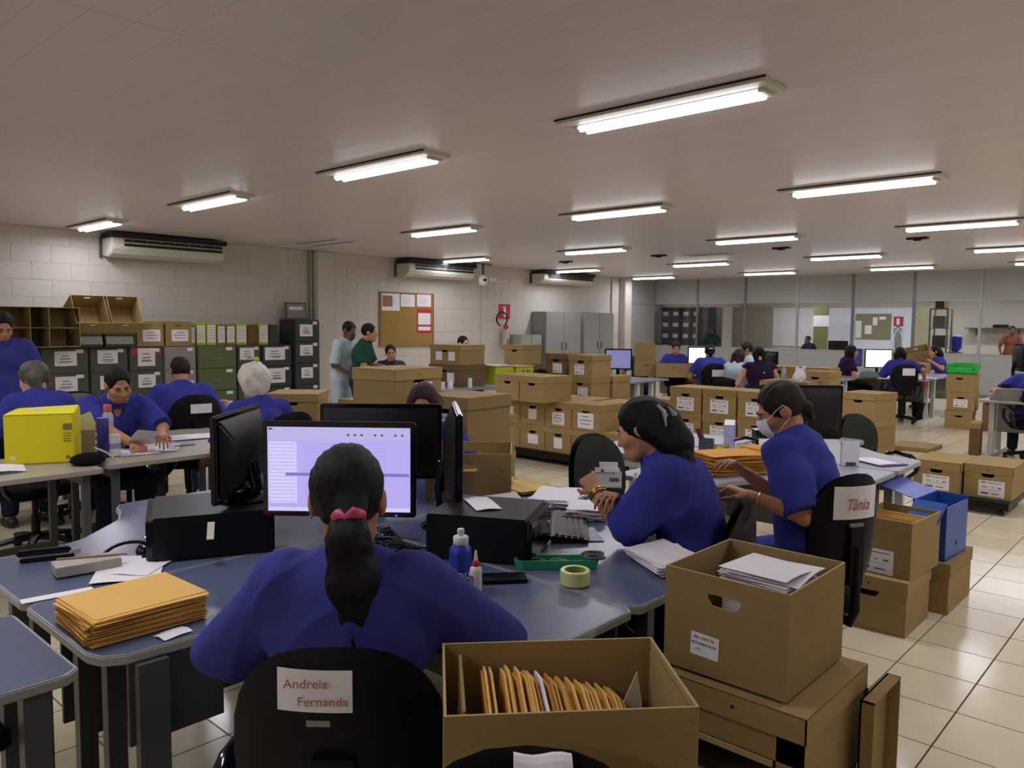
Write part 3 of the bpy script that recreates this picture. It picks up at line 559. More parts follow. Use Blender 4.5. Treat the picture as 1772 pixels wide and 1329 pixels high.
# blue plastic file box
bx, by = -1.19, 5.02; t = thing('file_box', 'blue corrugated plastic file box with its flap open', 'file box', (bx, by, .2935), R(-4))
b_ = MB(); W, Dp, H = .17, .36, .33
for q in ((-W/2, -Dp/2, 0, W/2, Dp/2, .004), (-W/2, -Dp/2, 0, -W/2+.004, Dp/2, H), (W/2-.004, -Dp/2, 0, W/2, Dp/2, H-.02), (-W/2, Dp/2-.004, 0, W/2, Dp/2, H), (-W/2, -Dp/2, 0, W/2, -Dp/2+.004, H)): b_.box(*q)
b_.build('case', M_bluep, t); MB().lathe([(.015,-.001),(.015,.001)], 12, c=(W/2, .0, .08), ax='x').build('finger_hole', M_slot, t)
f_ = MB(); f_.X = Matrix.Translation((-W/2, 0, H)) @ Euler((0, R(14), 0)).to_matrix().to_4x4(); f_.box(-.24, -Dp/2, 0, 0, Dp/2, .004); f_.build('flap', M_bluelit, t)  # flap in a paler blue than the case, its lit look put into the colour
f_ = MB(); f_.X = Matrix.Translation((0, -Dp/2, H)) @ Euler((R(35), 0, 0)).to_matrix().to_4x4(); f_.box(-W/2, -.16, 0, W/2, 0, .004); f_.build('side_flap', M_bluep, t)
# foreground cartons
YF1 = 1.99
carton('big open box of white papers on top of the right foreground stack', (-1.005, 2.185, .605), w=.376, d=.40, h=.292, lid=False, labels=[])
t = thing('torn_carton', 'lidded box with a torn open front under the big open box', 'box', (-.955, 2.185, .30))
b_ = MB(); w, d, h = .40, .45, .288; T = .005
for q in ((-w/2, d/2-T, 0, w/2, d/2, h), (-w/2, -d/2, 0, -w/2+T, d/2, h), (w/2-T, -d/2, 0, w/2, d/2, h), (-w/2, -d/2, 0, w/2, d/2, T), (-w/2, -d/2, .0, w/2, -d/2+T, .045), (-w/2, -d/2, .15, w/2, -d/2+T, h), (w/2-.075, -d/2, 0, w/2, -d/2+T, h)): b_.box(*q)
b_.build('carton', M_carton, t); link('lid', carton_mesh(w, d, h, 'lid', M_carton)[2], t); B(-w/2+.02, -d/2-.012, .135, w/2-.08, -d/2-.004, .15).build('torn_edge', M_edge, t)
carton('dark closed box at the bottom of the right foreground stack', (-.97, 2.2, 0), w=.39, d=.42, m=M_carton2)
t = thing('carton_lid', 'carton lid standing on end beside the foreground stack', 'box lid', (-.705, 2.40, 0), 0); b_ = MB().box(-.02, -.12, 0, -.014, .12, .54).box(-.02, -.12, 0, .02, -.115, .54).box(-.02, .115, 0, .02, .12, .54).box(-.02, -.12, .535, .02, .12, .54); b_.build('lid', M_carton, t)
lb = bpy.data.objects['cardboard_box']   # label with handwriting on the big open box
big = [o for o in COL.objects if o.get('label', '').startswith('big open box')][0]
me, _pm = label_meshes(.088, .066, 'plain'); lo = link('label', me, big, (-.055, -.2003, .085), (0, R(2), 0))
for i, tx in enumerate(('PED. CONT. DA', 'DOCUMENTACAO', '1111')): lettering(tx, .0092, M_dark_print, lo, (-.002-(.018 if i == 2 else 0), -.0016, .02-.017*i), (R(90), 0, 0), name='handwriting')
for k in range(14):
    o = MB().sheet((0, 0, 0), .19, .23, lambda a, b_, k=k: .010*math.sin(3*a+k)*(1-b_)+.006*k/14, 5, 5).mesh('sheet', M_paper)
    tag(link('document_sheet', o, None, (-.985+.006*((k*7)%5-2), 2.255+.006*((k*5)%5-2), .815+.0042*k), (R(3*((k*3)%3-1)*.3), R(-2), R(82+2.2*((k*11)%7-3)))), 'white document sheet heaped in the big open box', 'paper', 'papers in the big open box')
for k in range(2): tag(link('paper_ream', B(-.09, -.115, 0, .09, .115, .100).mesh('paper_ream', M_paper), None, (-.985, 2.255, .6105+.1005*k), (0, 0, R(84+3*k))), 'thick wad of white paper under the loose sheets in the big open box', 'paper', 'paper wads in the big open box')
# box A: open carton with envelopes right in front
ra = 48.0; ca = Vector((-.932, 1.165, .632)); A3 = Euler((0, 0, R(ra))).to_matrix()
boxA = carton('wide open box of kraft envelopes in the centre foreground', ca, rz=ra+90, w=.315, d=.455, h=.29, lid=False)
def inA(x, y, z): return ca + A3 @ Vector((x, y, z))
for k in range(46):
    x = -.13+.0058*k; h_ = .268-.062*max(0, (k-5)/40)+.012*math.sin(k*2.3) ; lean = R(-4 if k < 4 else .6*math.sin(k*1.7))
    if k % 12 == 11: x += .004
    me = MB().add([(-.0024, -.13, 0), (.0024, -.13, 0), (.0024, .12, 0), (-.0024, .12, 0), (-.0024, -.13, h_*.93), (.0024, -.13, h_*.93), (.0024, .03, h_), (-.0024, .03, h_), (.0024, .12, h_*.9), (-.0024, .12, h_*.9)], [(0,3,2,1), (0,1,5,4), (1,2,8,6,5), (0,4,7,9,3), (2,3,9,8), (4,5,6,7), (6,8,9,7)]).mesh('kraft_envelope', M_paper if k == 17 else (M_env if k % 5 else M_env2))
    o = link('kraft_envelope', me, None, inA(x, .0, .006)); o.rotation_euler = (Euler((0, 0, R(ra))).to_matrix() @ Euler((0, lean, 0)).to_matrix()).to_euler()
    tag(o, 'kraft envelope filed upright in the wide foreground box' if k != 17 else 'single white envelope among the kraft ones in the foreground box', 'envelope', 'envelopes in the wide foreground box' if k != 17 else None)
me = MB().add([(-.09, 0, 0), (.075, 0, 0), (.04, 0, .262), (-.09, .004, 0), (.075, .004, 0), (.04, .004, .262)], [(0,1,2), (3,5,4), (0,3,4,1), (1,4,5,2), (2,5,3,0)]).mesh('grey_folder', mat('pale_folder', 'b7b49a', .8))
o = link('grey_folder', me, None, inA(.128, .01, .006)); o.rotation_euler = (R(-8), 0, R(ra)); tag(o, 'pale triangular folder corner at the right end of the foreground box', 'folder')
tag(link('cardboard_divider', B(-.003, -.12, 0, .003, .12, .275).mesh('divider', M_carton), None, inA(-.205, 0, .006), (0, R(3), R(ra))), 'loose cardboard divider at the left end of the foreground box', 'divider')
tag(link('cardboard_divider', B(-.003, -.12, 0, .003, .12, .27).mesh('divider', M_carton), None, inA(.213, 0, .006), (0, R(1), R(ra))), 'loose cardboard divider at the right end of the foreground box', 'divider')
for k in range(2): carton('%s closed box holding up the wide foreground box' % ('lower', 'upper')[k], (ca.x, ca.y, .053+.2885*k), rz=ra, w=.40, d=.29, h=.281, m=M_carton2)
t = dolly('low dolly under the wide foreground box', 0, 0, .3, .26, .0525); t.location = (ca.x, ca.y, 0); t.rotation_euler.z = R(ra)
# cartons and boxes around the left tables
def table(lab, x0, y0, x1, y1, m=M_deskw, legm=M_leg, h=.74, nm='work_table'):
    t = thing(nm, lab, 'table', ((x0+x1)/2, (y0+y1)/2, 0)); w, d = x1-x0, y1-y0
    r = .05; pts = []
    for cx, cy, a0 in ((w/2-r, d/2-r, 0), (-w/2+r, d/2-r, 90), (-w/2+r, -d/2+r, 180), (w/2-r, -d/2+r, 270)):
        for i in range(5): a = R(a0+22.5*i); pts.append((cx+r*math.cos(a), cy+r*math.sin(a)))
    MB().prism(pts, h-.028, h).build('tabletop', m, t, bevel=.004)
    for sx in (-1, 1):
        for sy in (-1, 1): B(sx*(w/2-.1)-.02, sy*(d/2-.08)-.02, 0, sx*(w/2-.1)+.02, sy*(d/2-.08)+.02, h-.028).build('leg', legm, t)
    for sy in (-1, 1): B(-w/2+.12, sy*(d/2-.08)-.015, h-.1, w/2-.12, sy*(d/2-.08)+.015, h-.05).build('apron', legm, t)
    B(-w/2+.11, -d/2+.1, .16, -w/2+.13, d/2-.1, .2).build('foot_rail', legm, t)
    return t
table('beige work table with the yellow box, left edge of the picture', -5.58, .52, -4.80, 1.745)
table('beige work table with scattered papers in front of the reading man', -5.80, 1.79, -4.90, 3.02)
table('narrow beige side table behind the scattered papers', -6.17, 2.46, -5.81, 3.02); table('beige work table further back by the filing cabinets', -7.6, .9, -6.75, 2.3); table('beige work table with cups in front of the olive cabinet', -7.75, 2.35, -6.95, 4.2)
table('small table carrying two large boxes behind the back turned monitor', -4.95, 3.32, -3.86, 3.98, M_deskw)
p = F(515, 690, 1.03)
carton('lidded box with an A marked sheet behind the white haired woman', (-6.28, 4.02, 0), rz=70, w=.42, d=.46, h=.42, labels=[]); o_ = [o for o in COL.objects if o.get('label', '').startswith('lidded box with an A')][0]
carton('closed box on the floor under the A marked box', (0, 0, 0)); u_ = [o for o in COL.objects if o.get('label', '').startswith('closed box on the floor under the A')][0]
c_ = corner(548, 680, 1.06, .42, .42, rz=50, h=.285); pA = D(516, 700, 6.0); u_.location = (pA.x, pA.y, 0); u_.rotation_euler.z = R(45); u_.scale = (1.05, 1.0, 2.45); o_.location = (pA.x, pA.y, .7335); o_.rotation_euler.z = R(45); o_.scale = (.9, .9, .8)
me, pm = label_meshes(.12, .16, 'plain'); l_ = link('label', me, o_, (-.16, -.2303-.001, .2)); lettering('A', .07, M_dark_print, l_, (.0, -.0016, .02), (R(90), 0, 0))
c0 = F(683, 640, 1.31)
def corner_b(u, v, z, w, d, rz, h):
    p = F(u, v, z); c, s = math.cos(R(rz)), math.sin(R(rz)); ox, oy = w/2+.006, d/2+.006; return (p.x+ox*c-oy*s, p.y+ox*s+oy*c, z-h-.007)
carton('large box with a form label on top of the two behind the dark haired worker', corner_b(683, 640, 1.31, .46, .37, 98, .262), rz=98, w=.46, d=.37, h=.262, labels=[('f', .05, .1, .17, .15, 'form')]); carton('large lidded box underneath, on the small table behind the monitors', corner_b(690, 700, 1.037, .56, .62, 96, .288), rz=96, w=.56, d=.62, h=.288)
q = Vector(corner(809, 686, 1.185, rz=6))+Vector((.06, -.14, 0))
for k in range(4): carton('%s box of the four high stack right of the half hidden worker' % ('bottom', 'second', 'third', 'topmost')[k], (q.x-.06, q.y+.14, k*hb), rz=6, labels=[('f', .03, .1, .13, .18, 'form')] if k > 1 else [])
q = F(832, 726, .87)
for k in range(3): carton('%s box of the three high stack between the label box and the central pile' % ('bottom', 'middle', 'topmost')[k], (q.x-.2, q.y+.2, k*hb))
q = D(815, 785, 4.05); t_ = carton('open empty box on the desk to the right of the half hidden worker', (q.x, q.y, .742), rz=42, w=.42, d=.42, h=.225, lid=False)
# boxes and things along the wall side desks
q = F(762, 608, 1.30); table('grey work desk with yellow boxes and cups in front of the cork board', -8.9, 6.9, -7.5, 9.4, M_desk2)
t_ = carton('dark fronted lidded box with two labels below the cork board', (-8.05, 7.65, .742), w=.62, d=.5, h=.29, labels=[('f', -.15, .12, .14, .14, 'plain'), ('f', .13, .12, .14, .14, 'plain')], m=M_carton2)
for k in range(2): pass
carton('lidded box stacked on the two label box below the cork board', (-8.05, 7.65, .742+.298), w=.6, d=.48, h=.27, labels=[('f', -.12, .12, .13, .12, 'plain'), ('f', .14, .12, .13, .12, 'plain')])
carton('single lidded box standing before the fire extinguisher', (-8.05, 9.05, 1.0), w=.38, d=.42, h=.29)
yb_ = thing('yellow_file_box', 'lime yellow plastic file box on the grey desk, left of two', 'file box', (-7.9, 8.28, .741)); B(-.18, -.2, 0, .18, .2, .255).build('case', M_lime, yb_, bevel=.008); B(-.19, -.21, .255, .19, .21, .275).build('lid', M_cream, yb_)
yb_ = thing('yellow_file_box', 'lime yellow plastic file box on the grey desk, right of two', 'file box', (-7.9, 8.72, .741)); B(-.18, -.2, 0, .18, .2, .24).build('case', M_lime, yb_, bevel=.008); B(-.19, -.21, .24, .19, .21, .255).build('lid', M_cream, yb_)
tag(B(-.2, -.2, 0, .2, .2, .2).build('file_case', M_carton2, bevel=.008), 'low brown case under the single lidded box on the grey desk', 'case').location = (-8.05, 9.1, .741)
bpy.data.objects['file_case'].scale = (1, 1, 1.28)
# tipped cartons on the cabinets
def pc(u, v): return XW(u, v, -12.95)
for lab, u, tl_, w_, h_ in (('empty carton lying on its side on the cabinets, far left', 20, 90, .55, .62), ('empty carton lying on its side beside the tipped ones', 72, 90, .58, .64)):
    p = pc(u, 598); t_ = carton(lab, (p.x+.18, p.y, 1.205+w_/2*0+.30), lid=False, w=h_, d=.56, h=.45, m=M_carton, tilt=(R(90), 0, R(90)))
    B(-h_/2+.01, -.02, .02, h_/2-.01, .0, .44).build('inner_flap', M_carton2, t_)
for lab, u, dz in (('carton tipped forward over an open file drawer box, left of two', 138, 0), ('carton tipped forward over an open file drawer box, right of two', 192, .0)):
    p = pc(u, 575); t_ = carton(lab, (p.x+.20, p.y, 1.205+.40), lid=False, w=.5, d=.46, h=.36, tilt=(R(62), 0, R(90)))
    o = thing('drawer_box', 'dark slanted file tray with a label on the cabinet top, %s of two' % ('left' if u < 150 else 'right'), 'tray', (p.x+.12, p.y, 1.202)); B(-.2, -.25, 0, .2, .25, .24).build('tray', M_cabd, o, bevel=.01)
    m_ = MB(); m_.X = Matrix.Translation((.215, 0, .12)) @ Euler((0, R(-20), 0)).to_matrix().to_4x4(); m_.box(-.004, -.2, -.08, 0, .2, .08); m_.build('label', M_steel2, o)
for lab, u0, u1, st in (('plain brown box with a rounded label on the cabinets, left of two', 229, 277, 1), ('plain brown box with a rounded label on the cabinets, right of two', 279, 325, 2)):
    a_, b_ = pc(u0, 575), pc(u1, 575); carton(lab, (-13.0, (a_.y+b_.y)/2, 1.202), rz=90, w=b_.y-a_.y-.02, d=.4, h=.40, lid=False, labels=[('f', .02, .17, .28, .19, 'round')])
zl = 1.202
for k, (u0, u1, h_, m_) in enumerate(((325, 339, .34, M_carton), (340, 357, .37, M_lime), (358, 375, .38, M_lime), (376, 391, .36, M_carton), (392, 408, .36, M_carton), (409, 428, .37, M_lime), (429, 447, .35, M_carton2), (448, 465, .38, M_lime), (466, 482, .36, M_cabd))):
    a_, b_ = XW(u0, 590, -12.9), XW(u1, 590, -12.9); w_ = b_.y-a_.y-.006
    t_ = thing('archive_folder', 'upright archive folder on the cabinet row, ' + ['first after the brown boxes', 'second, yellow edged', 'third, yellow edged', 'fourth, brown', 'fifth, brown', 'sixth, yellow edged', 'seventh, brown without label', 'eighth, yellow topped', 'last, dark green'][k], 'folder', (-12.9, a_.y, zl))
    B(-.3, 0, 0, 0, w_, h_).build('cover', m_, t_, bevel=.004)
    if k not in (6, 8): B(0, w_*.1, h_*.12, .002, w_*.9, h_*.9).build('label', M_paper, t_); pr = MB(); [pr.box(.002, w_*.2, h_*(.3+.12*q), .0026, w_*.8, h_*(.32+.12*q)) for q in range(5)]; pr.build('print', M_print, t_)
a_ = XW(500, 552, -12.95); b_ = XW(536, 552, -12.95); t_ = thing('picture_frame', 'framed certificate leaning on the tall corner cabinet', 'picture frame', (-13.05, (a_.y+b_.y)/2, 1.662), rot=(0, R(-8), 0)); w_ = (b_.y-a_.y)/2
B(-.015, -w_, 0, .015, w_, .32).build('frame', M_leg, t_); B(.015, -w_+.03, .03, .017, w_-.03, .29).build('certificate', M_cabx, t_); B(.017, -w_+.08, .18, .0175, w_-.08, .24).build('print', M_paper, t_)
# ================================================================== cross shaped desk clusters
def desk_quad(lab, cx, cy, sx, sy, m, legm, Lx=1.36, Ly=1.27, z=.74, band=None):
    t = thing('corner_desk', lab, 'desk', (cx, cy, 0)); g = .003
    P = [(g,g),(Lx-.03,g),(Lx,.03),(Lx,.50),(Lx-.02,.55),(Lx-.07,.58),(1.02,.60),(.88,.66),(.66,.88),(.60,1.02),(.59,Ly-.07),(.56,Ly-.02),(.51,Ly),(.03,Ly),(g,Ly-.03)]
    if sx*sy < 0: pass
    Q = [(p[0]*sx, p[1]*sy) for p in P]
    if sx*sy < 0: Q = Q[::-1]
    MB().prism(Q, z-.028, z-.0008).build('edge_band', band or M_band, t, bevel=.004, smooth=40)
    c = (.45, .45); I = []
    n = len(P)
    for i in range(n):
        a, b_, d = Vector(P[i-1]), Vector(P[i]), Vector(P[(i+1)%n]); e1 = (b_-a).normalized(); e2 = (d-b_).normalized(); nn = (Vector((-e1.y, e1.x))+Vector((-e2.y, e2.x))).normalized(); k = .009/max(.3, nn.dot(Vector((-e1.y, e1.x)))); I.append((b_.x+nn.x*k, b_.y+nn.y*k))
    I = [(p[0]*sx, p[1]*sy) for p in I]
    if sx*sy < 0: I = I[::-1]
    MB().prism(I, z-.0008, z).build('worktop', m, t)
    def bx(x0, y0, z0, x1, y1, z1, nm, mm):
        a0, a1 = sorted((x0*sx, x1*sx)); b0, b1 = sorted((y0*sy, y1*sy)); B(a0, b0, z0, a1, b1, z1).build(nm, mm, t)
    for (u, v) in ((Lx-.1, .20), (Lx-.1, .42)): bx(u-.025, v-.02, .04, u+.025, v+.02, z-.03, 'leg', legm)
    bx(Lx-.13, .06, 0, Lx-.07, .57, .04, 'foot', legm)
    for (u, v) in ((.20, Ly-.1), (.42, Ly-.1)): bx(u-.02, v-.025, .04, u+.02, v+.025, z-.03, 'leg', legm)
    bx(.06, Ly-.13, 0, .57, Ly-.07, .04, 'foot', legm)
    bx(.05, .05, 0, .12, .12, z-.03, 'centre_post', legm)
    bx(.12, .06, .3, Lx-.12, .075, z-.03, 'modesty_panel', M_panel if legm is not M_legw else M_steel); bx(.06, .12, .3, .075, Ly-.12, z-.03, 'modesty_panel', M_panel if legm is not M_legw else M_steel)
    return t
CX, CY = -2.65, 1.985
dA = desk_quad('blue grey corner desk of the ponytailed worker in the foreground', CX, CY, 1, -1, M_desk, M_leg)
desk_quad('blue grey corner desk of the worker with the hair clip', CX, CY, 1, 1, M_desk, M_leg)
desk_quad('pale corner desk behind the dark monitors in the middle', CX, CY, -1, 1, M_desk, M_leg)
desk_quad('pale corner desk under the side turned monitor and the dark boxes', CX, CY, -1, -1, M_desk, M_leg, Lx=1.18)
B(.56, -1.19, .48, .575, -.93, .708).build('hanging_panel', M_panel, dA); B(.585, -1.18, 0, .615, -1.10, .71).build('front_leg', M_leg, dA)
C0Y = -.66
t = thing('work_desk', 'blue grey desk at the lower left edge of the picture', 'desk', (-2.33, C0Y, 0)); 
MB().prism([(-.28,-.9),(.29,-.9),(.29,1.30),(.26,1.335),(-.25,1.335),(-.28,1.30)], .712, .7392).build('edge_band', M_band, t, bevel=.004); MB().prism([(-.27,-.89),(.281,-.89),(.281,1.29),(.255,1.325),(-.245,1.325),(-.27,1.29)], .7392, .74).build('worktop', M_desk, t)
for x, y in ((.24, 1.24), (.08, 1.24), (.24, -.8), (-.2, -.8)): B(x-.022, y-.03, 0, x+.022, y+.03, .712).build('leg', M_leg, t)
B(-.2, .3, .5, .2, .33, .7).build('cross_beam', M_black, t); MB().tube([(.2, .9, .6), (.12, 1.2, .55), (-.1, 1.25, .56)], .025, 6).build('cable_bundle', M_black, t, smooth=60)
C2X, C2Y = -2.62, 5.02
desk_quad('pale grey corner desk of the worker wearing the face mask', C2X, C2Y, 1, -1, M_desk2, M_legw, Lx=1.18)
desk_quad('pale grey corner desk behind the masked worker with the empty chair', C2X, C2Y, 1, 1, M_desk2, M_legw, Lx=1.18)
table('pale grey side table left of the wide envelope stack', -3.36, 4.40, -2.64, 5.0, M_desk2, M_legw, nm='side_table'); table('pale grey side table behind the pen pot and packets', -3.30, 5.04, -2.64, 5.66, M_desk2, M_legw, nm='side_table')
def white_desk(lab, x0, y0, x1, y1, ends='x', m=None):
    t = thing('office_desk', lab, 'desk', ((x0+x1)/2, (y0+y1)/2, 0)); w, d = x1-x0, y1-y0; m = m or M_desk2
    B(-w/2, -d/2, .715, w/2, d/2, .74).build('worktop', m, t, bevel=.004)
    for s in (-1, 1):
        for q in (-1, 1):
            if ends == 'x': B(s*(w/2-.08)-.03, q*d*.16-.035, .04, s*(w/2-.08)+.03, q*d*.16+.035, .715).build('leg', M_legw, t)
            else: B(q*w*.16-.035, s*(d/2-.08)-.03, .04, q*w*.16+.035, s*(d/2-.08)+.03, .715).build('leg', M_legw, t)
        if ends == 'x': B(s*(w/2-.08)-.035, -d*.45, 0, s*(w/2-.08)+.035, d*.45, .04).build('foot', M_legw, t)
        else: B(-w*.45, s*(d/2-.08)-.035, 0, w*.45, s*(d/2-.08)+.035, .04).build('foot', M_legw, t)
    if ends == 'x': B(-w/2+.1, -.01, .3, w/2-.1, .01, .71).build('modesty_panel', M_steel, t)
    else: B(-.01, -d/2+.1, .3, .01, d/2-.1, .71).build('modesty_panel', M_steel, t)
    return t
white_desk('pale desk with T shaped white legs behind the central pile', -8.6, 9.95, -6.75, 11.2); white_desk('pale desk with white legs where two women sit by bright screens', -6.2, 14.35, -3.75, 15.6)
white_desk('pale desk of the woman in profile and the dark monitor', -8.2, 14.6, -6.3, 15.8); white_desk('pale desk of the woman resting her chin on her hand', -5.2, 15.7, -3.7, 16.7)
white_desk('pale desk with stacked files at the right edge of the picture', -2.25, 10.9, -.9, 12.2, m=M_deskw)
white_desk('pale desk in front of the blue shirted woman at the bright screen', -8.3, 12.6, -6.2, 13.9); white_desk('pale desk in front of the woman in the purple top', -6.0, 12.9, -4.7, 13.9)
# ================================================================== office chairs
def back_shape(m, a, b, cz, y0, cur, th, ex=2.5, sgn=1, mi=0, n=28, rings=5):
    vs = []; fs = []
    def pt(r, k, side):
        an = 2*math.pi*k/n; ca, sa = math.cos(an), math.sin(an); x = a*r*math.copysign(abs(ca)**(2/ex), ca); z = b*r*math.copysign(abs(sa)**(2/ex), sa)
        return (x, y0+cur*(x/a)**2+.02*(z/b)*-1+side*th*(1-r**4)**.5, cz+z)
    for side in (1, -1):
        base = len(vs); vs.append(pt(0, 0, side))
        for r in range(1, rings+1):
            for k in range(n): vs.append(pt(r/rings, k, side))
        for k in range(n): fs.append((base, base+1+k, base+1+(k+1)%n))
        for r in range(1, rings):
            for k in range(n): fs.append((base+1+(r-1)*n+k, base+1+r*n+k, base+1+r*n+(k+1)%n, base+1+(r-1)*n+(k+1)%n))
    return m.add(vs, fs, mi)
CH = {}
def chair_meshes(fab):
    if fab.name in CH: return CH[fab.name]
    d = {}
    m = MB(); back_shape(m, .205, .23, .775, -.215, .045, .026); d['pad'] = m.mesh('backrest', fab, smooth=50)
    m = MB(); back_shape(m, .215, .242, .775, -.245, .045, .022); d['shell'] = m.mesh('back_shell', M_shell, smooth=50)
    m = MB(); vs = []; n = 24
    for r, z in ((.9, .40), (1, .425), (1, .455), (.93, .475), (.5, .478)):
        for k in range(n):
            an = 2*math.pi*k/n; ca, sa = math.cos(an), math.sin(an); vs.append((.235*r*math.copysign(abs(ca)**.7, ca), .225*r*math.copysign(abs(sa)**.7, sa)+.02, z))
    fs = [tuple(range(n-1,-1,-1)), tuple(range(4*n, 5*n))]
    for i in range(4):
        for k in range(n): fs.append((i*n+k, i*n+(k+1)%n, (i+1)*n+(k+1)%n, (i+1)*n+k))
    m.add(vs, fs); d['seat'] = m.mesh('seat', fab, smooth=50)
    d['stem'] = MB().tube([(0, -.1, .40), (0, -.26, .40), (0, -.285, .46), (0, -.275, .72)], .022, 8).box(-.04, -.285, .56, .04, -.255, .8).mesh('back_stem', M_shell, smooth=50)
    d['column'] = MB().lathe([(.028, .09), (.028, .26), (.02, .26), (.02, .40)], 12).mesh('gas_column', M_black, smooth=50)
    b_ = MB()
    for k in range(5):
        a_ = 2*math.pi*k/5+.3; b_.tube([(0, 0, .115), (.16*math.cos(a_), .16*math.sin(a_), .10), (.29*math.cos(a_), .29*math.sin(a_), .075)], [.03, .024, .018], 6)
    d['base'] = b_.mesh('star_base', M_black, smooth=50)
    d['caster'] = MB().lathe([(.008,-.024),(.027,-.02),(.027,.02),(.008,.024)], 12, c=(0,0,.0275), ax='x').box(-.008,-.02,.03,.008,.02,.075).mesh('caster', M_black, smooth=50)
    def arm(s): return MB().tube([(s*.2,-.1,.42),(s*.25,-.13,.47),(s*.275,-.16,.57),(s*.28,-.13,.645),(s*.28,-.05,.668),(s*.28,.08,.655),(s*.278,.16,.60),(s*.27,.15,.52),(s*.25,.09,.46),(s*.2,.06,.42)], [.014,.017,.019,.022,.024,.024,.02,.018,.017,.014], 8).mesh('armrest', M_gloss, smooth=60)
    d['armL'] = arm(-1); d['armR'] = arm(1); CH[fab.name] = d; return d
def chair(lab, x, y, rz, fab=M_fab_b, arms=True, group=None, dz=0):
    d = chair_meshes(fab); t = thing('office_chair', lab, 'chair', (x, y, 0), R(rz), group)
    for k, nm in (('seat','seat'), ('pad','backrest'), ('shell','back_shell'), ('stem','back_stem'), ('column','gas_column'), ('base','star_base')): link(nm, d[k], t)
    for k in range(5): a_ = 2*math.pi*k/5+.3; link('caster', d['caster'], t, (.27*math.cos(a_), .27*math.sin(a_), 0), (0, 0, a_*2))
    if arms: link('armrest', d['armL'], t); link('armrest', d['armR'], t)
    return t
def chair_back_at(u, v, rz, ztop=1.017):   # chair whose backrest top shows at picture point u, v
    p = F(u, v, ztop); return p.x-math.sin(R(rz))*.25, p.y+math.cos(R(rz))*.25
def sign(t, w, h, z, lines, col=M_red_print, x=0, tilt=0, shear=0, sz=.025):
    s_ = MB(); n = 6; vs = []
    for i in range(n+1):
        xx = x+(i/n-.5)*w
        for zz in (z-h/2, z+h/2):
            rr = (zz-.775)/.242; rx = xx/.215; q = min(.97, (abs(rr)**2.5+abs(rx)**2.5)**.4); vs.append((xx, -.245+.045*rx*rx-.02*rr-.022*(1-q**4)**.5-.004, zz))
    vs += [(v_[0], v_[1]+.001, v_[2]) for v_ in vs]; N = 2*(n+1); fs = []
    for i in range(n): fs += [(2*i, 2*i+2, 2*i+3, 2*i+1), (N+2*i, N+2*i+1, N+2*i+3, N+2*i+2)]
    s_.add(vs, fs); o = s_.build('paper_sign', M_paper, t)
    for tx, cx, cz, s2 in lines:
        k = MB(); rx = (x+cx)/.215; rr = (z+cz-.775)/.242
        l_ = lettering(tx, s2, col, o, (x+cx, -.245+.045*rx*rx-.02*rr-.0305, z+cz), (R(90), 0, 0), shear=shear)
    return o
p = D(580, 1127, 1.5); c1 = chair('black chair with a name sign, seat of the ponytailed worker', p.x-.675*.25, p.y+.738*.25, YAW, M_fab_b); c1.scale = (1, 1, .972); M_red2 = mat('thin_red_ink', 'a8674f', .8)
sign(c1, .145, .085, .935, [('Andreia', -.014, .018, .026), ('Fernanda', .018, -.018, .026)], M_red2, x=-.034); MB().box(-.05, -.276, .862, -.005, -.270, .874).build('maker_plate', M_cabx, c1)
p = D(915, 1300, 1.15); c_ = chair('black chair nearest the camera, only its top edge in view', p.x+.675*.25, p.y-.738*.25, YAW+180, M_fab_b); c_.scale = (1, 1, .962)
s_ = MB().sheet((0, 0, 0), .085, .05, lambda a, b: -.012*(2*b-1)**2+.003*math.sin(7*a), 6, 4, th=.001); o = s_.build('torn_paper', M_paper, c_); o.location = (-.02, -.236, 1.016); o.rotation_euler = (0, 0, 0)
c3 = chair('black chair with a red handwritten sign behind the masked worker', -1.31, 3.46, 96, M_fab_b, arms=False)
sign(c3, .26, .135, .90, [('T\u00e2nia', -.012, -.008, .066)], M_red_print, x=.0, shear=.35); MB().box(-.04, -.278, .80, .04, -.268, .815).build('maker_plate', M_cabx, c3)
c2 = chair('black chair of the worker with the hair clip, a jacket over its back', -1.60, 2.92, 128, M_fab_b)
x, y = chair_back_at(1022, 750, -96); c4 = chair('empty chair with a green grey pad standing beyond the pale papers', x, y, -96, M_fab_g)
p = D(1478, 760, 6.45); c5 = chair('empty chair with a dark green back and looped armrest beside the black monitor', p.x+.20, p.y-.05, -113, M_fab_g); c5.scale = (1, 1, .88)
c7 = chair('chair with a blank white sign, seat of the man seen from behind', -5.86, 2.70, 92, M_fab_b); sign(c7, .17, .075, .9, [], x=.03)
chair('black chair of the greying haired worker at the left', -6.02, 1.72, 100, M_fab_b); p = D(133, 692, 6.5); chair('grey backed chair between the greying worker and the reading man', p.x+.25, p.y, -90, M_fab_l); chair('green grey chair of the reading man at the beige table', -5.95, 2.32, -88, M_fab_g)
chair('black chair of the white haired worker', -4.78, 2.80, 95, M_fab_b); chair('chair of the half hidden dark haired worker', -3.50, 2.83, 222, M_fab_b)
x, y = chair_back_at(640, 688, 40, 1.01); chair('black chair seen behind the standing man in green', -6.35, 4.85, 60, M_fab_b)
x, y = chair_back_at(885, 652, 60); cc = chair('black chair with a small white card by the desk with yellow boxes', -7.05, 8.0, 90, M_fab_b); sign(cc, .12, .06, .84, [], x=.1)
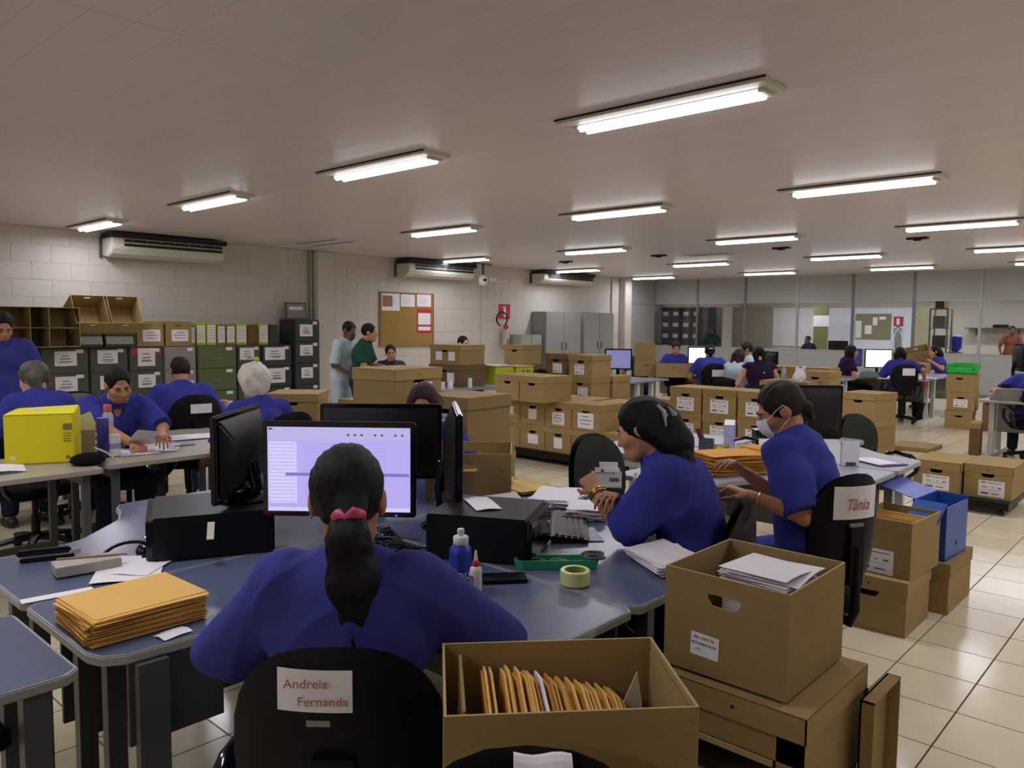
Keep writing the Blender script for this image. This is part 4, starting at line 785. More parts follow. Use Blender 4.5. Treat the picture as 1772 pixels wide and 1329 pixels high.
# ================================================================== screens and computers
M_scr = emi('screen_lavender', 'b4acee', 1.0); M_scr2 = emi('screen_row', 'a096dc', 1.0); M_scr3 = emi('screen_toolbar', 'b9b3e6', 1.0); M_scr4 = emi('screen_dark_row', '7d74c4', 1.0); M_scr5 = emi('screen_pale', 'cdc8f4', 1.05)
M_scrw = emi('screen_white', 'ffffff', 1.6); M_scrb = emi('screen_dim_blue', '3b3a72', .8); M_scrp = emi('screen_purple', '8480b4', .9); M_icon = emi('screen_icon', '55508c', .7)
def monitor(lab, x, y, z, rz, w=.51, h=.31, scr=None, base=.74, bez=.02, ped=True):
    t = thing('computer_monitor', lab, 'monitor', (x, y, base), R(rz)); zb = z-base
    m = MB().box(-w/2-bez, -.012, zb-bez, w/2+bez, .012, zb+h+bez); m.build('bezel', M_gloss, t, bevel=.006)
    bk = MB(); W, H = w/2+bez-.01, h+2*bez-.02; z0 = zb-bez+.01
    bk.add([(-W,.012,z0),(W,.012,z0),(W,.012,z0+H),(-W,.012,z0+H),(-W+.07,.055,z0+.05),(W-.07,.055,z0+.05),(W-.07,.055,z0+H*.72),(-W+.07,.055,z0+H*.72)], [(0,1,2,3),(4,7,6,5),(0,4,5,1),(1,5,6,2),(2,6,7,3),(3,7,4,0)]); bk.build('back_cover', M_black, t, bevel=.01, smooth=40)
    s = B(-w/2, -.0145, zb, w/2, -.0125, zb+h).build('screen', scr or M_gloss, t)
    if ped:
        MB().tube([(0, .05, zb+h*.35), (0, .075, zb), (0, .05, .02)], [.03, .025, .03], 8).build('neck', M_gloss, t, smooth=60)
        MB().lathe([(.12, 0), (.125, .006), (.10, .018), (.03, .026)], 20, c=(0, .03, 0)).build('base', M_gloss, t, smooth=60)
    return t, s
dm = 2.8; a_ = D(588, 812, dm); lz = D(588, 885, dm).z; mon1, s1 = monitor('black monitor showing a lavender spreadsheet before the ponytailed worker', a_.x, a_.y, lz, YAW-1, .508, .302, M_scr)
zb = lz-.74; rows_ = MB()
for k in range(18): rows_.box(-.25, -.0152, zb+.022+.0128*k, -.155, -.0146, zb+.0225+.0128*k+.001)
for k in range(18): rows_.box(-.12, -.0152, zb+.022+.0128*k, .17, -.0146, zb+.0225+.0128*k+.001)
rows_.build('table_rows', M_scr2, s1); B(-.253, -.0152, zb+.255, .253, -.0146, zb+.301).build('toolbar', M_scr3, s1); B(-.19, -.0158, zb+.128, .25, -.0153, zb+.139).build('selected_row', M_scr4, s1); B(-.253, -.0152, zb+.002, .253, -.0146, zb+.014).build('status_bar', M_scr5, s1)
B(-.25, -.0149, zb+.03, -.15, -.0146, zb+.25).build('index_column', M_scr5, s1); ic = MB(); [ic.box(.03+.024*k, -.0158, zb+.272, .038+.024*k, -.0153, zb+.279) for k in (0, 1, 2, 4, 5, 7, 8)]; ic.box(-.25, -.0158, zb+.292, -.235, -.0153, zb+.298); ic.build('icons', M_icon, s1); B(.2, -.016, zb-.014, .208, -.0125, zb-.01).build('power_light', emi('power_led', '4040ff', 3), mon1)
n_, f_ = D(365, 733, 2.85), D(448, 708, 3.36); mid = (n_+f_)/2; monL, _ = monitor('black monitor turned sideways, left of the lit spreadsheet', mid.x, mid.y, .945, -47.55, (f_-n_).xy.length-.04, .29, M_scrb, base=.905)
a_ = D(660, 770, 3.65); monitor('black monitor seen from behind the lit spreadsheet, back to camera', a_.x, a_.y, .90, -135, .52, .31, M_scrb)
p = Vector((-2.40, 2.28)); monitor('black monitor seen edge on to the right of the spreadsheet', p.x, p.y, .90, 139, .50, .33, M_scrb)
a_ = D(1385, 720, 4.95); monitor('black monitor seen from behind beyond the masked worker', a_.x, a_.y, .92, -138, .48, .30, M_scrb)
for lab, u, v0, v1, wpx, dep_, rz, sc_ in (('monitor with a pale purple window behind the tall box column', 1070, 606, 637, 34, 11.0, 38, M_scrp), ('bright white monitor in front of the blue shirted woman', 1209, 602, 628, 30, 13.6, 42, M_scrw),
    ('very bright white monitor in front of the woman with the rear sign', 1520, 606, 635, 42, 14.6, 35, M_scrw), ('dim blue monitor left of the very bright one', 1477, 606, 632, 26, 14.7, 60, M_scrb), ('dark monitor beside the woman in the purple top', 1334, 610, 640, 22, 13.3, 150, M_scrb), ('blue edged monitor back at the right edge of the picture', 1764, 598, 640, 18, 11.4, 120, M_scrb)):
    a_ = D(u, (v0+v1)/2, dep_); k = dep_/FPX; z_ = D(u, v1, dep_).z; monitor(lab, a_.x, a_.y, max(z_, .82), rz, max(.34, wpx*k), (v1-v0)*k, sc_, base=.742)
def pc_case(lab, x, y, rz, w=.40, d=.42, h=.165):
    t = thing('computer_case', lab, 'computer', (x, y, .742), R(rz)); B(-w/2, -d/2+.02, 0, w/2, d/2, h).build('case', M_black, t, bevel=.006); f_ = B(-w/2, -d/2, .004, w/2, -d/2+.02, h-.004).build('front_panel', M_gloss, t, bevel=.008)
    B(-w/2+.03, -d/2-.002, h*.55, w/2-.2, -d/2, h*.8).build('drive_door', M_black, f_); MB().lathe([(.012,-.003),(.012,.0)], 12, c=(w/2-.05, -d/2, h*.5), ax='y').build('power_button', M_silver, f_); return t
pcL = pc_case('black computer case lying flat under the side turned monitor', -2.88, 1.42, -24, .40, .44, .16); pcR = pc_case('black computer case lying flat behind the blue bottle', -2.02, 2.09, 90, .35, .40, .165)
pcR.location = (-2.05, 2.13, .742); pcR.rotation_euler.z = R(118)
KB = {}
def keyboard(lab, x, y, rz, mk=M_keys):
    t = thing('keyboard', lab, 'keyboard', (x, y, .742), R(rz)); MB().add([(-.22,-.075,0),(.22,-.075,0),(.22,.075,0),(-.22,.075,0),(-.22,-.075,.012),(.22,-.075,.012),(.22,.075,.026),(-.22,.075,.026)], [(0,3,2,1),(4,5,6,7),(0,1,5,4),(1,2,6,5),(2,3,7,6),(3,0,4,7)]).build('body', M_black, t, bevel=.004)
    if mk.name not in KB:
        k_ = MB()
        for r_ in range(5):
            yy = -.056+.0245*r_; zz = .0125+.014*(yy+.075)/.15
            for c_ in range(20):
                if c_ in (14, 18) and r_ < 4 and c_ == 14: continue
                xx = -.205+.0208*c_; k_.box(xx, yy, zz, xx+.017, yy+.018, zz+.007)
        KB[mk.name] = k_.mesh('keys', mk)
    link('keys', KB[mk.name], t); return t
q = F(500, 948, .742); keyboard('black keyboard under the lit spreadsheet monitor', -2.13, 1.40, YAW); q = F(930, 925, .742); keyboard('dark keyboard with worn keys beside the black case and green tray', -2.02, 2.58, 20, M_khaki).rotation_euler.z = R(128)
def mouse(lab, x, y, rz):
    t = thing('mouse', lab, 'mouse', (x, y, .742), R(rz)); MB().lathe([(.001, .034), (.018, .03), (.03, .012), (.031, 0)][::-1], 16).build('body', M_gloss, t, smooth=60).scale = (1, 1.7, 1); B(-.003, .015, .026, .003, .03, .034).build('wheel', M_slot, t); return t
q = F(668, 928, .742); mouse('black mouse right of the keyboard below the lit monitor', q.x, q.y, 30)
# ================================================================== people: smooth distance fields turned into one continuous skin each
f32 = np.float32
def V3(p): return np.array(p, dtype=f32)
def cap(a, b, ra, rb=None):
    a, b = V3(a), V3(b); rb = ra if rb is None else rb; ba = b-a; bb = float(ba@ba)+1e-9
    def f(P):
        pa = P-a; t = np.clip((pa@ba)/bb, 0, 1); d = pa-t[:, None]*ba; return np.sqrt((d*d).sum(1))-(ra+t*(rb-ra))
    return f
def ell(c, r, Rm=None):
    c, r = V3(c), V3(r)
    def f(P):
        p = P-c
        if Rm is not None: p = p@Rm
        k0 = np.sqrt(((p/r)**2).sum(1)); k1 = np.sqrt(((p/(r*r))**2).sum(1)); return k0*(k0-1)/(k1+1e-6)
    return f
def half(p0, n):
    p0, n = V3(p0), V3(n); n = n/np.linalg.norm(n)
    return lambda P: (P-p0)@n
def sm(fs, k):
    def f(P):
        d = fs[0](P)
        for g in fs[1:]:
            e = g(P); h = np.clip(.5+.5*(e-d)/k, 0, 1); d = e+(d-e)*h-k*h*(1-h)
        return d
    return f
def cut(f, g, k=.006):
    def q(P):
        a, b = f(P), -g(P); h = np.clip(.5-.5*(b-a)/k, 0, 1); return b+(a-b)*h+k*h*(1-h)
    return q
def inter(f, g): return lambda P: np.maximum(f(P), g(P))
def infl(f, r): return lambda P: f(P)-r
def ripple(f, A, fr=26., ph=0., bias=0.):
    def g(P): return f(P)+A*(np.sin(P[:, 0]*fr+3*np.sin(P[:, 2]*9+ph)+ph)*np.sin(P[:, 2]*fr*.7+P[:, 1]*14+ph)+.5*np.sin(P[:, 1]*fr*1.3+P[:, 2]*19+2*ph)-bias)
    return g
def local(f, c, Rm):
    c = V3(c); Rm = np.array(Rm, dtype=f32); return lambda P: f((P-c)@Rm)
def surf(f, lo, hi, h, name, mats, colour=None):
    bs = 6; lo = np.array(lo, dtype=f32); n = np.ceil((np.array(hi)-lo)/h).astype(int)+1; nb = -(-n//bs); ix = [np.arange(k) for k in nb]
    C = np.stack(np.meshgrid(*ix, indexing='ij'), -1).reshape(-1, 3).astype(f32); ctr = lo+(C*bs+(bs-1)/2)*h; d = f(ctr.astype(f32)); act = np.abs(d) < bs*h*.87*1.7+.012
    A = np.empty((len(C), bs**3), dtype=f32); A[:] = np.where(d < 0, -1, 1)[:, None]
    o = np.stack(np.meshgrid(*[np.arange(bs)]*3, indexing='ij'), -1).reshape(-1, 3).astype(f32)*h
    P = ((lo+C[act]*bs*h)[:, None, :]+o[None]).reshape(-1, 3).astype(f32); A[act] = f(P).reshape(-1, bs**3)
    Dg = A.reshape(*nb, bs, bs, bs).transpose(0, 3, 1, 4, 2, 5).reshape(*(nb*bs))
    s = Dg < 0; N = np.array(s.shape)-1
    v = lambda i, j, k, G=Dg: G[i:i+N[0], j:j+N[1], k:k+N[2]]
    cnt = sum(v(i, j, k, s).astype(np.int8) for i in (0, 1) for j in (0, 1) for k in (0, 1)); mask = (cnt > 0) & (cnt < 8); ci = np.argwhere(mask)
    acc = np.zeros((len(ci), 3)); num = np.zeros(len(ci)); g = lambda q: Dg[ci[:, 0]+q[0], ci[:, 1]+q[1], ci[:, 2]+q[2]]
    for ax in range(3):
        for a in (0, 1):
            for b in (0, 1):
                q0 = [0, 0, 0]; o_ = [k for k in range(3) if k != ax]; q0[o_[0]] = a; q0[o_[1]] = b; q1 = list(q0); q1[ax] = 1
                d0, d1 = g(q0), g(q1); m = (d0 < 0) != (d1 < 0); t = np.where(m, d0/np.where(d0-d1 == 0, 1, d0-d1), 0); p = np.tile(np.array(q0, float), (len(ci), 1)); p[:, ax] = t; acc += p*m[:, None]; num += m
    vs = lo+(ci+acc/num[:, None])*h; vid = -np.ones(mask.shape, int); vid[tuple(ci.T)] = np.arange(len(ci)); quads = []
    for ax in range(3):
        o_ = [k for k in range(3) if k != ax]; sl0 = [slice(None)]*3; sl1 = [slice(None)]*3; sl0[ax] = slice(0, -1); sl1[ax] = slice(1, None)
        e = np.argwhere(s[tuple(sl0)] != s[tuple(sl1)]); e = e[(e[:, o_[0]] > 0) & (e[:, o_[1]] > 0) & (e[:, o_[0]] < N[o_[0]]) & (e[:, o_[1]] < N[o_[1]])]
        if not len(e): continue
        def cell(da, db): c = e.copy(); c[:, o_[0]] -= da; c[:, o_[1]] -= db; return vid[tuple(c.T)]
        q = np.stack([cell(1, 1), cell(0, 1), cell(0, 0), cell(1, 0)], 1); flip = ~s[tuple(e.T)] if ax != 1 else s[tuple(e.T)]; q[flip] = q[flip][:, ::-1]; quads.append(q)
    Q = np.concatenate(quads); Q = Q[(Q >= 0).all(1)]
    me = bpy.data.meshes.new(name); me.vertices.add(len(vs)); me.vertices.foreach_set('co', vs.astype(f32).ravel()); me.loops.add(len(Q)*4); me.loops.foreach_set('vertex_index', Q.ravel().astype(np.int32)); me.polygons.add(len(Q))
    me.polygons.foreach_set('loop_start', np.arange(0, len(Q)*4, 4, dtype=np.int32)); me.polygons.foreach_set('loop_total', np.full(len(Q), 4, dtype=np.int32)); me.polygons.foreach_set('use_smooth', np.ones(len(Q), dtype=bool)); me.update(calc_edges=True); me.validate()
    for m in (mats if isinstance(mats, list) else [mats]): me.materials.append(m)
    return me
def ik(S, W, l1, l2, pole):
    d = W-S; L = min(d.length, (l1+l2)*.995); d.normalize(); W = S+d*L; a = (l1*l1-l2*l2+L*L)/(2*L); hgt = math.sqrt(max(0, l1*l1-a*a)); p = Vector(pole); p = (p-d*p.dot(d)).normalized(); return S+d*a+p*hgt, W
def hand_fields(W, hd, pn, side, curl=.5, s=1.0, pinch=False):
    hd = hd.normalized(); pn = (pn-hd*pn.dot(hd)).normalized(); lat = hd.cross(pn)*side*-1   # towards the thumb
    if lat.length < .1: lat = hd.orthogonal()
    lat.normalize(); fs = []
    K = [W+hd*.088*s+lat*x*s+pn*(-.004) for x in (.03, .010, -.011, -.030)]
    palm = sm([cap(W+lat*.014*s, K[0], .015*s, .012*s), cap(W, K[1], .016*s, .0125*s), cap(W-lat*.008*s, K[2], .016*s, .0125*s), cap(W-lat*.016*s, K[3], .015*s, .0115*s)], .012)
    out = [palm]
    for i, k in enumerate(K):
        L = (.040, .045, .042, .032)[i]*s; a = R(18+curl*50+4*i); p = k; rr = (.0085, .0088, .0085, .0075)[i]*s; seg = []
        for q in range(3):
            dr = (hd*math.cos(a)+pn*math.sin(a)+lat*(.08-.05*i)).normalized(); e = p+dr*L*(1, .72, .55)[q]; seg.append(cap(p, e, rr*(1-.1*q), rr*(.92-.1*q))); p = e; a += R(12+curl*38)
        out.append(sm(seg, .004))
    t0 = W+hd*.025*s+lat*.026*s; d1 = (hd*.62+lat*.62+pn*.35).normalized(); t1 = t0+d1*.042*s; d2 = (hd*.9+lat*.1+pn*(.35+.3*curl)).normalized(); t2 = t1+d2*.032*s; t3 = t2+d2*.024*s
    out.append(sm([cap(t0, t1, .014*s, .0105*s), cap(t1, t2, .0105*s, .0095*s), cap(t2, t3, .0095*s, .0075*s)], .004))
    return sm(out, .0035)
def m33(e): return np.array(e.to_matrix(), dtype=f32)
def person(lab, x, y, rz, sit=True, lean=5, lean2=8, side=0, twist=0, head=(0, 0, 0), hands=None, world_hands=True, poles=None, curl=(.4, .4), palm=None, hdir=None, sleeve=.72, shirt=M_blue, skin=M_skin, hair='short', hm=M_hair, trous=M_trou, bulk=1.0, s=1.0, res=.011, face=False, hz=None, legs=None, group=None, collar=True, hoff=(0, 0, 0), sh_w=1.0, headz=0, zlift=0, extra=None, cut_below=None, shoes=True, hscale=1.0, rip=.0035, vneck=False):
    root = thing('person', lab, 'person', (x, y, 0), R(rz), group); inv = root.matrix_basis.inverted() if False else (Matrix.Translation((x, y, 0)) @ Euler((0, 0, R(rz))).to_matrix().to_4x4()).inverted()
    hz = hz if hz is not None else ((.535 if sit else .875*s)+zlift); H = Vector((0, -.02 if sit else 0, hz)); b = bulk
    def upv(l): return Vector((math.sin(R(side)), math.sin(R(l))*math.cos(R(side)), math.cos(R(l))*math.cos(R(side))))
    u1, u2 = upv(lean), upv(lean+lean2); S1 = H+u1*.27*s; NB = S1+u2*.235*s; ax = Vector((math.cos(R(twist)), math.sin(R(twist)), 0)); ax = (ax-u2*ax.dot(u2)).normalized(); fw_ = u2.cross(ax)*-1; fw_ = u2.cross(ax)
    if fw_.y < 0 and abs(twist) < 90: fw_ = -fw_
    un = upv((lean+lean2)*.75+6); HC = NB+un*.135*s+Vector(hoff)+fw_*.02+Vector((0, 0, headz)); he = Euler((R(-head[1]), R(head[2]), R(head[0])), 'XYZ'); hm3 = (Matrix.Rotation(R(head[0]), 3, 'Z') @ Matrix.Rotation(R(-head[1]), 3, 'X') @ Matrix.Rotation(R(head[2]), 3, 'Y')); hR = np.array(hm3, dtype=f32); hs = .97*s*hscale
    L = lambda p: HC+hm3 @ (Vector(p)*hs)
    tor = lambda e: sm([ell(H+u1*.02, (.165*b+e, .118*b+e, .11+e)), ell(H+u1*.15+fw_*.01*b, (.140*b+e, .108*b+e, .15+e)), ell(S1+u2*.07, (.158*b*sh_w+e, .112*b+e, .17+e), np.array(Matrix((ax, fw_, u2)).transposed(), dtype=f32)), cap(NB-u2*.055-ax*.125*sh_w*s, NB-u2*.055+ax*.125*sh_w*s, .056+e), cap(NB-u2*.05, NB-u2*.005, .062+e*.6)], .045)
    arms = []; wr = []; slv = []; A_ = {}
    for i, sd in ((0, -1), (1, 1)):
        S = NB-u2*.06*s+ax*sd*.172*s*sh_w; hw = (hands or {}).get('LR'[i]); 
        if hw is None: W = S+Vector((sd*.06, .24 if sit else .06, -.30 if sit else -.49)) 
        else: W = (inv @ Vector(hw)) if world_hands else Vector(hw)
        pole = (poles or {}).get('LR'[i], (sd*.6, -.6, -.6)); E, W = ik(S, W, .275*s, .235*s, pole); fa = (W-E).normalized(); hd = Vector((hdir or {}).get('LR'[i], fa)); pn = Vector((palm or {}).get('LR'[i], (0, 0, -1)))
        if abs(pn.normalized().dot(hd.normalized())) > .93: pn = Vector((-sd, .2, 0))
        ar = sm([cap(S, E, .047*b, .041), cap(E, W, .040, .026)], .015); hf = hand_fields(W, hd, pn, sd, curl[i], s*.97); arms.append(sm([ar, hf], .01)); A_['LR'[i]] = (S, E, W)
        if sleeve <= 1: e_ = S+(E-S)*sleeve; n_ = (E-S); sl = [cap(S-ax*sd*.025, e_, .070*b, .069*b)]
        else: e_ = E+(W-E)*(sleeve-1); n_ = W-E; sl = [cap(S-ax*sd*.025, E, .070*b, .060*b), cap(E, e_, .060, .046)]
        slv.append(inter(sm(sl, .02), half(e_-n_.normalized()*.008, n_)))
    legs_s, legs_t = [], []; ft = []
    for i, sd in ((0, -1), (1, 1)):
        hp = H+Vector((sd*.088*b, 0, -.02))
        if sit: kn = Vector((sd*.12, .40*s, .50)); an = Vector((sd*.13, .38*s, .09)) if legs is None else Vector(legs[i])
        else: kn = Vector((sd*.095, .02, .47*s)); an = Vector((sd*.10, -.01, .09))
        legs_s.append(sm([cap(hp, kn, .078*b, .052), cap(kn, an, .052, .036), cap(an, an+Vector((0, .13, -.05)), .034, .026)], .02)); legs_t.append(sm([cap(hp, kn, .094*b, .068), cap(kn, an+Vector((0, 0, .03)), .068, .058)], .02)); ft.append(an)
    zs = lambda p: p
    hl = sm([ell((0, -.012, .035), (.074, .094, .092)), ell((0, .022, -.035), (.061, .068, .078)), cap((-.022, .055, -.088), (.022, .055, -.088), .030), ell((0, .075, -.03), (.045, .022, .05))], .03)
    if face or res <= .0085:
        hl = sm([hl, cap((-.036, .080, .022), (.036, .080, .022), .011), cap((-.04, .062, -.022), (.04, .062, -.022), .026)], .02)
        hl = cut(hl, cap((-.033, .110, .004), (-.029, .104, .004), .0165), .014); hl = cut(hl, cap((.033, .110, .004), (.029, .104, .004), .0165), .014)
        hl = sm([hl, cap((0, .096, .012), (0, .112, -.026), .008, .0125), cap((-.012, .1, -.03), (.012, .1, -.03), .009), cap((-.018, .090, -.059), (.018, .090, -.059), .009), cap((-.014, .088, -.070), (.014, .088, -.070), .0095)], .010)
    else: hl = sm([hl, cap((0, .092, .01), (0, .108, -.028), .010, .014)], .012)
    ears = sm([ell((-.078, -.008, .0), (.011, .026, .034)), ell((.078, -.008, .0), (.011, .026, .034))], .001); hl = sm([hl, ears], .006)
    Rh = hR; head_f = lambda P: hl(((P-V3(HC))@Rh)/f32(hs))*f32(hs); nk = cap(NB-u2*.03, L((0, -.03, -.055)), .057, .050)
    trunk = sm([tor(-.012), sm([nk, head_f], .02)], .03); body = sm([trunk]+arms+legs_s, .012)
    pts = [NB, HC, H]+ft+[a for k in A_.values() for a in k]; lo = [min(p[i] for p in pts)-.24 for i in range(3)]; hi = [max(p[i] for p in pts)+.24 for i in range(3)]; lo[2] = max(lo[2], -.01)
    if cut_below is not None: lo[2] = max(lo[2], cut_below)
    link('body', surf(body, lo, hi, res, 'body', skin), root)
    def folds(f, A, ph):
        def g(P):
            w = .03*np.sin(P[:, 2]*11+ph)+.02*np.sin(P[:, 0]*17+2*ph); a = 1-np.abs(np.sin((P[:, 2]*.8+np.abs(P[:, 0])*.75+P[:, 1]*.3+w)*21+ph)); b_ = 1-np.abs(np.sin((P[:, 2]*.5-P[:, 0]*.9+w*1.4)*17+1.7*ph)); return f(P)-A*(a**4+.8*b_**5)
        return g
    sh = sm([tor(.012)]+slv, .03)
    if res < .011: sh = folds(sh, .0055, x*5+1)
    sh = ripple(sh, rip, 24 if rip < .005 else 15, x*7, 1.1); sh = inter(sh, half(H-u1*.085, -u1)); sh = cut(sh, cap(NB-u2*.012+fw_*.02, NB+un*.2, .056, .07), .006)
    if vneck: sh = cut(sh, cap(NB-u2*.02+fw_*.10, NB-u2*.13+fw_*.155, .042, .010), .004)
    r2 = max(res, .008); link('shirt', surf(sh, [l+.0 for l in lo], hi, r2, 'shirt', shirt), root)
    if collar:
        c0 = NB-u2*.028; ring = inter(inter(cap(c0, c0+un*.14, .094, .066), lambda P, g=cap(c0, c0+un*.16+fw_*.02, .082, .057): -g(P)), inter(half(c0+un*.062, un+fw_*-.25), half(c0-un*.006, -un+fw_*.25))); link('collar', surf(ring, [c0[i]-.13 for i in range(3)], [c0[i]+.16 for i in range(3)], .005 if res < .009 else .007, 'collar', shirt), root)
    tr = sm([ell(H-u1*.01, (.172*b, .125*b, .115))]+legs_t, .03); tr = inter(tr, half((0, 0, .085), (0, 0, -1))); link('trousers', surf(ripple(tr, .003, 20, y), lo, hi, r2, 'trousers', trous), root)
    if shoes:
        for a in ft: link('shoe', surf(inter(sm([cap(a+Vector((0, -.03, -.045)), a+Vector((0, .06, -.05)), .042), cap(a+Vector((0, .05, -.05)), a+Vector((0, .15, -.06)), .042, .032)], .02), half((0, 0, .004), (0, 0, -1))), [a.x-.09, a.y-.12, -.01], [a.x+.09, a.y+.25, .16], .01, 'shoe', M_shoe), root)
    # ---- hair
    hh = lambda f: (lambda P: f(((P-V3(HC))@Rh)/f32(hs))*f32(hs))
    facehole = ell((0, .10, -.024), (.068, .075, .108)); nape = half((0, -.02, -.062), (0, .25, -1))
    skull = ell((0, -.016, .038), (.083, .103, .098)); base_h = inter(cut(skull, facehole, .01), nape); base_h = cut(base_h, sm([ell((-.085, .004, -.008), (.024, .022, .034)), ell((.085, .004, -.008), (.024, .022, .034))], .001), .006)
    hlo = [HC[i]-.20 for i in range(3)]; hhi = [HC[i]+.20 for i in range(3)]; hlo[2] -= .02; pieces = [hh(base_h)]
    if hair == 'pony':
        q = [L((.024, -.112, .008)), L((.030, -.145, -.05)), L((.040, -.147, -.14)), L((.054, -.154, -.26)), L((.060, -.190, -.36)), L((.056, -.222, -.45))]; rr = [.032, .046, .056, .060, .052, .030]; pieces += [sm([cap(q[i], q[i+1], rr[i], rr[i+1]) for i in range(5)], .02), hh(ell((.012, -.10, .006), (.05, .03, .05)))]; hlo[2] -= .58; hlo[1] -= .12
    elif hair == 'clip':
        q = [L((-.005, -.095, .0)), L((-.012, -.125, -.09)), L((-.025, -.115, -.19)), L((-.045, -.095, -.29))]; pieces = [sm([hh(cut(ell((0, -.018, .038), (.088, .110, .102)), facehole, .01)), sm([cap(q[i], q[i+1], (.072, .060, .048)[i], (.060, .048, .014)[i]) for i in range(3)], .02), hh(cut(cap((-.066, -.035, -.01), (-.05, -.085, -.10), .034, .03), facehole, .01)), hh(cut(cap((.066, -.035, -.01), (.05, -.085, -.10), .034, .03), facehole, .01))], .035)]; hlo[2] -= .3; hlo[1] -= .12; hlo[0] -= .1; hhi[0] += .1
    elif hair == 'long':
        pieces += [hh(cut(sm([cap((-.05, -.06, .0), (-.05, -.06, -.20), .055, .035), cap((.05, -.06, 0), (.05, -.06, -.20), .055, .035), cap((-.08, .0, 0), (-.075, -.01, -.17), .026, .018), cap((.08, .0, 0), (.075, -.01, -.17), .026, .018)], .03), facehole, .01))]; hlo[2] -= .2; hlo[1] -= .05
    elif hair == 'bob':
        pieces = [hh(cut(sm([ell((0, -.02, .04), (.093, .112, .104)), cap((-.06, -.05, .0), (-.055, -.05, -.09), .05, .035), cap((.06, -.05, 0), (.055, -.05, -.09), .05, .035)], .03), facehole, .012))]; hlo[2] -= .1
    elif hair == 'puffy':
        pf = sm([ell((0, -.02, .05), (.108, .118, .105)), ell((0, -.06, -.02), (.095, .075, .085)), ell((.05, -.07, .03), (.05, .06, .06)), ell((-.05, -.07, .02), (.055, .06, .06)), ell((0, -.06, -.075), (.06, .05, .05))], .02); pf = ripple(pf, .004, 70, 1.0); pieces = [hh(cut(pf, facehole, .012))]
    elif hair == 'bun':
        pieces += [hh(ell((0, -.108, -.025), (.034, .032, .036))), hh(cap((0, -.12, -.03), (0, -.118, -.085), .024, .014)), hh(ell((0, -.02, .04), (.084, .106, .1)))]; pieces[-1] = hh(inter(cut(ell((0, -.02, .04), (.084, .106, .1)), facehole, .01), nape)); hlo[1] -= .08
    elif hair == 'wave':
        pieces += [hh(cut(sm([ell((0, -.05, -.01), (.095, .10, .10)), cap((-.04, -.09, -.05), (-.04, -.09, -.19), .06, .045), cap((.04, -.09, -.05), (.04, -.09, -.19), .06, .045)], .03), facehole, .01))]; hlo[2] -= .2; hlo[1] -= .1
    hf_ = sm(pieces, .012) if len(pieces) > 1 else pieces[0]
    def strands(P, g=hf_):
        q = ((P-V3(HC))@Rh)/f32(hs); an = np.arctan2(q[:, 0], q[:, 1]+.35*q[:, 2]+.25); return g(P)+.0016*np.sin(an*95+9*np.sin(q[:, 2]*14))+.0012*np.sin(an*41+2+5*q[:, 2]*9)
    hf_ = strands; link('hair', surf(hf_, hlo, hhi, max(.0055, min(res, .009)), 'hair', hm), root)
    MH = Matrix.Translation(HC) @ hm3.to_4x4() @ Matrix.Scale(hs, 4)
    def hmb(): m = MB(); m.X = MH; return m
    if face:
        for sx in (-1, 1):
            m = hmb(); m.lathe([(.001, -.0125), (.008, -.010), (.0125, 0), (.008, .010), (.001, .0125)], 12, c=(sx*.031, .083, .004), ax='y'); e_ = m.build('eye', M_eyew, root, smooth=70); m = hmb(); m.lathe([(.0052, .0), (.0045, .002), (.001, .003)], 10, c=(sx*.031, .0938, .002), ax='y'); m.build('iris', M_iris, e_)
            m = hmb(); m.tube([(sx*.012, .098, .024), (sx*.03, .095, .029), (sx*.048, .082, .023)], [.003, .0045, .002], 6); m.build('eyebrow', hm, root, smooth=60)
            m = hmb(); m.tube([(sx*.02, .0955, .0105), (sx*.032, .0955, .0125), (sx*.044, .088, .008)], [.002, .003, .002], 6); m.build('upper_lash', M_hair, root)
        m = hmb(); m.tube([(-.024, .0925, -.0645), (-.008, .0985, -.0615), (0, .0985, -.063), (.008, .0985, -.0615), (.024, .0925, -.0645)], [.002, .0042, .004, .0042, .002], 8); m.tube([(-.020, .0925, -.067), (0, .0965, -.0695), (.020, .0925, -.067)], [.002, .0048, .002], 8); m.build('lips', M_lip, root, smooth=60)
    if extra: extra(root, hmb, L, A_, NB, un, fw_)
    return root
def at(u, v, dep): p = D(u, v, dep); return p.x, p.y
# --- 1 the ponytailed worker
def ex1(root, hmb, L, A, NB, un, fw_):
    m = hmb(); pts = [(.028*math.cos(a), -.132+.020*math.sin(a)*.5, -.042+.022*math.sin(a)) for a in np.linspace(0, 2*math.pi, 15)]
    m.tube([(.002, -.134, -.004), (.010, -.148, .004), (.026, -.153, -.002), (.042, -.147, .008), (.054, -.134, .002), (.042, -.122, -.014), (.014, -.122, -.016), (.002, -.132, -.008)], [.012, .014, .010, .014, .013, .010, .010, .011], 8); m.build('hair_tie', M_pink, root, smooth=70)
    m = hmb(); m.lathe([(.002,-.004),(.005,0),(.002,.004)], 8, c=(-.084, -.004, -.036)); m.build('earring', M_silver, root)
p1_hx = c1.location
person('person in dark blue polo, back to camera, pink tied ponytail, facing the spreadsheet', p1_hx.x-.035, p1_hx.y-.01, YAW, hands={'L': (-.22, .34, .76), 'R': (.24, .36, .775)}, world_hands=False, poles={'L': (-1, -.4, -.75), 'R': (1, -.25, -.75)}, hscale=1.07, lean=6, lean2=6, hair='pony', shirt=M_blued, res=.0075, sleeve=.98, bulk=1.08, hoff=(-.02, 0, .005), sh_w=1.02, hz=.55, rip=.0085, extra=ex1)
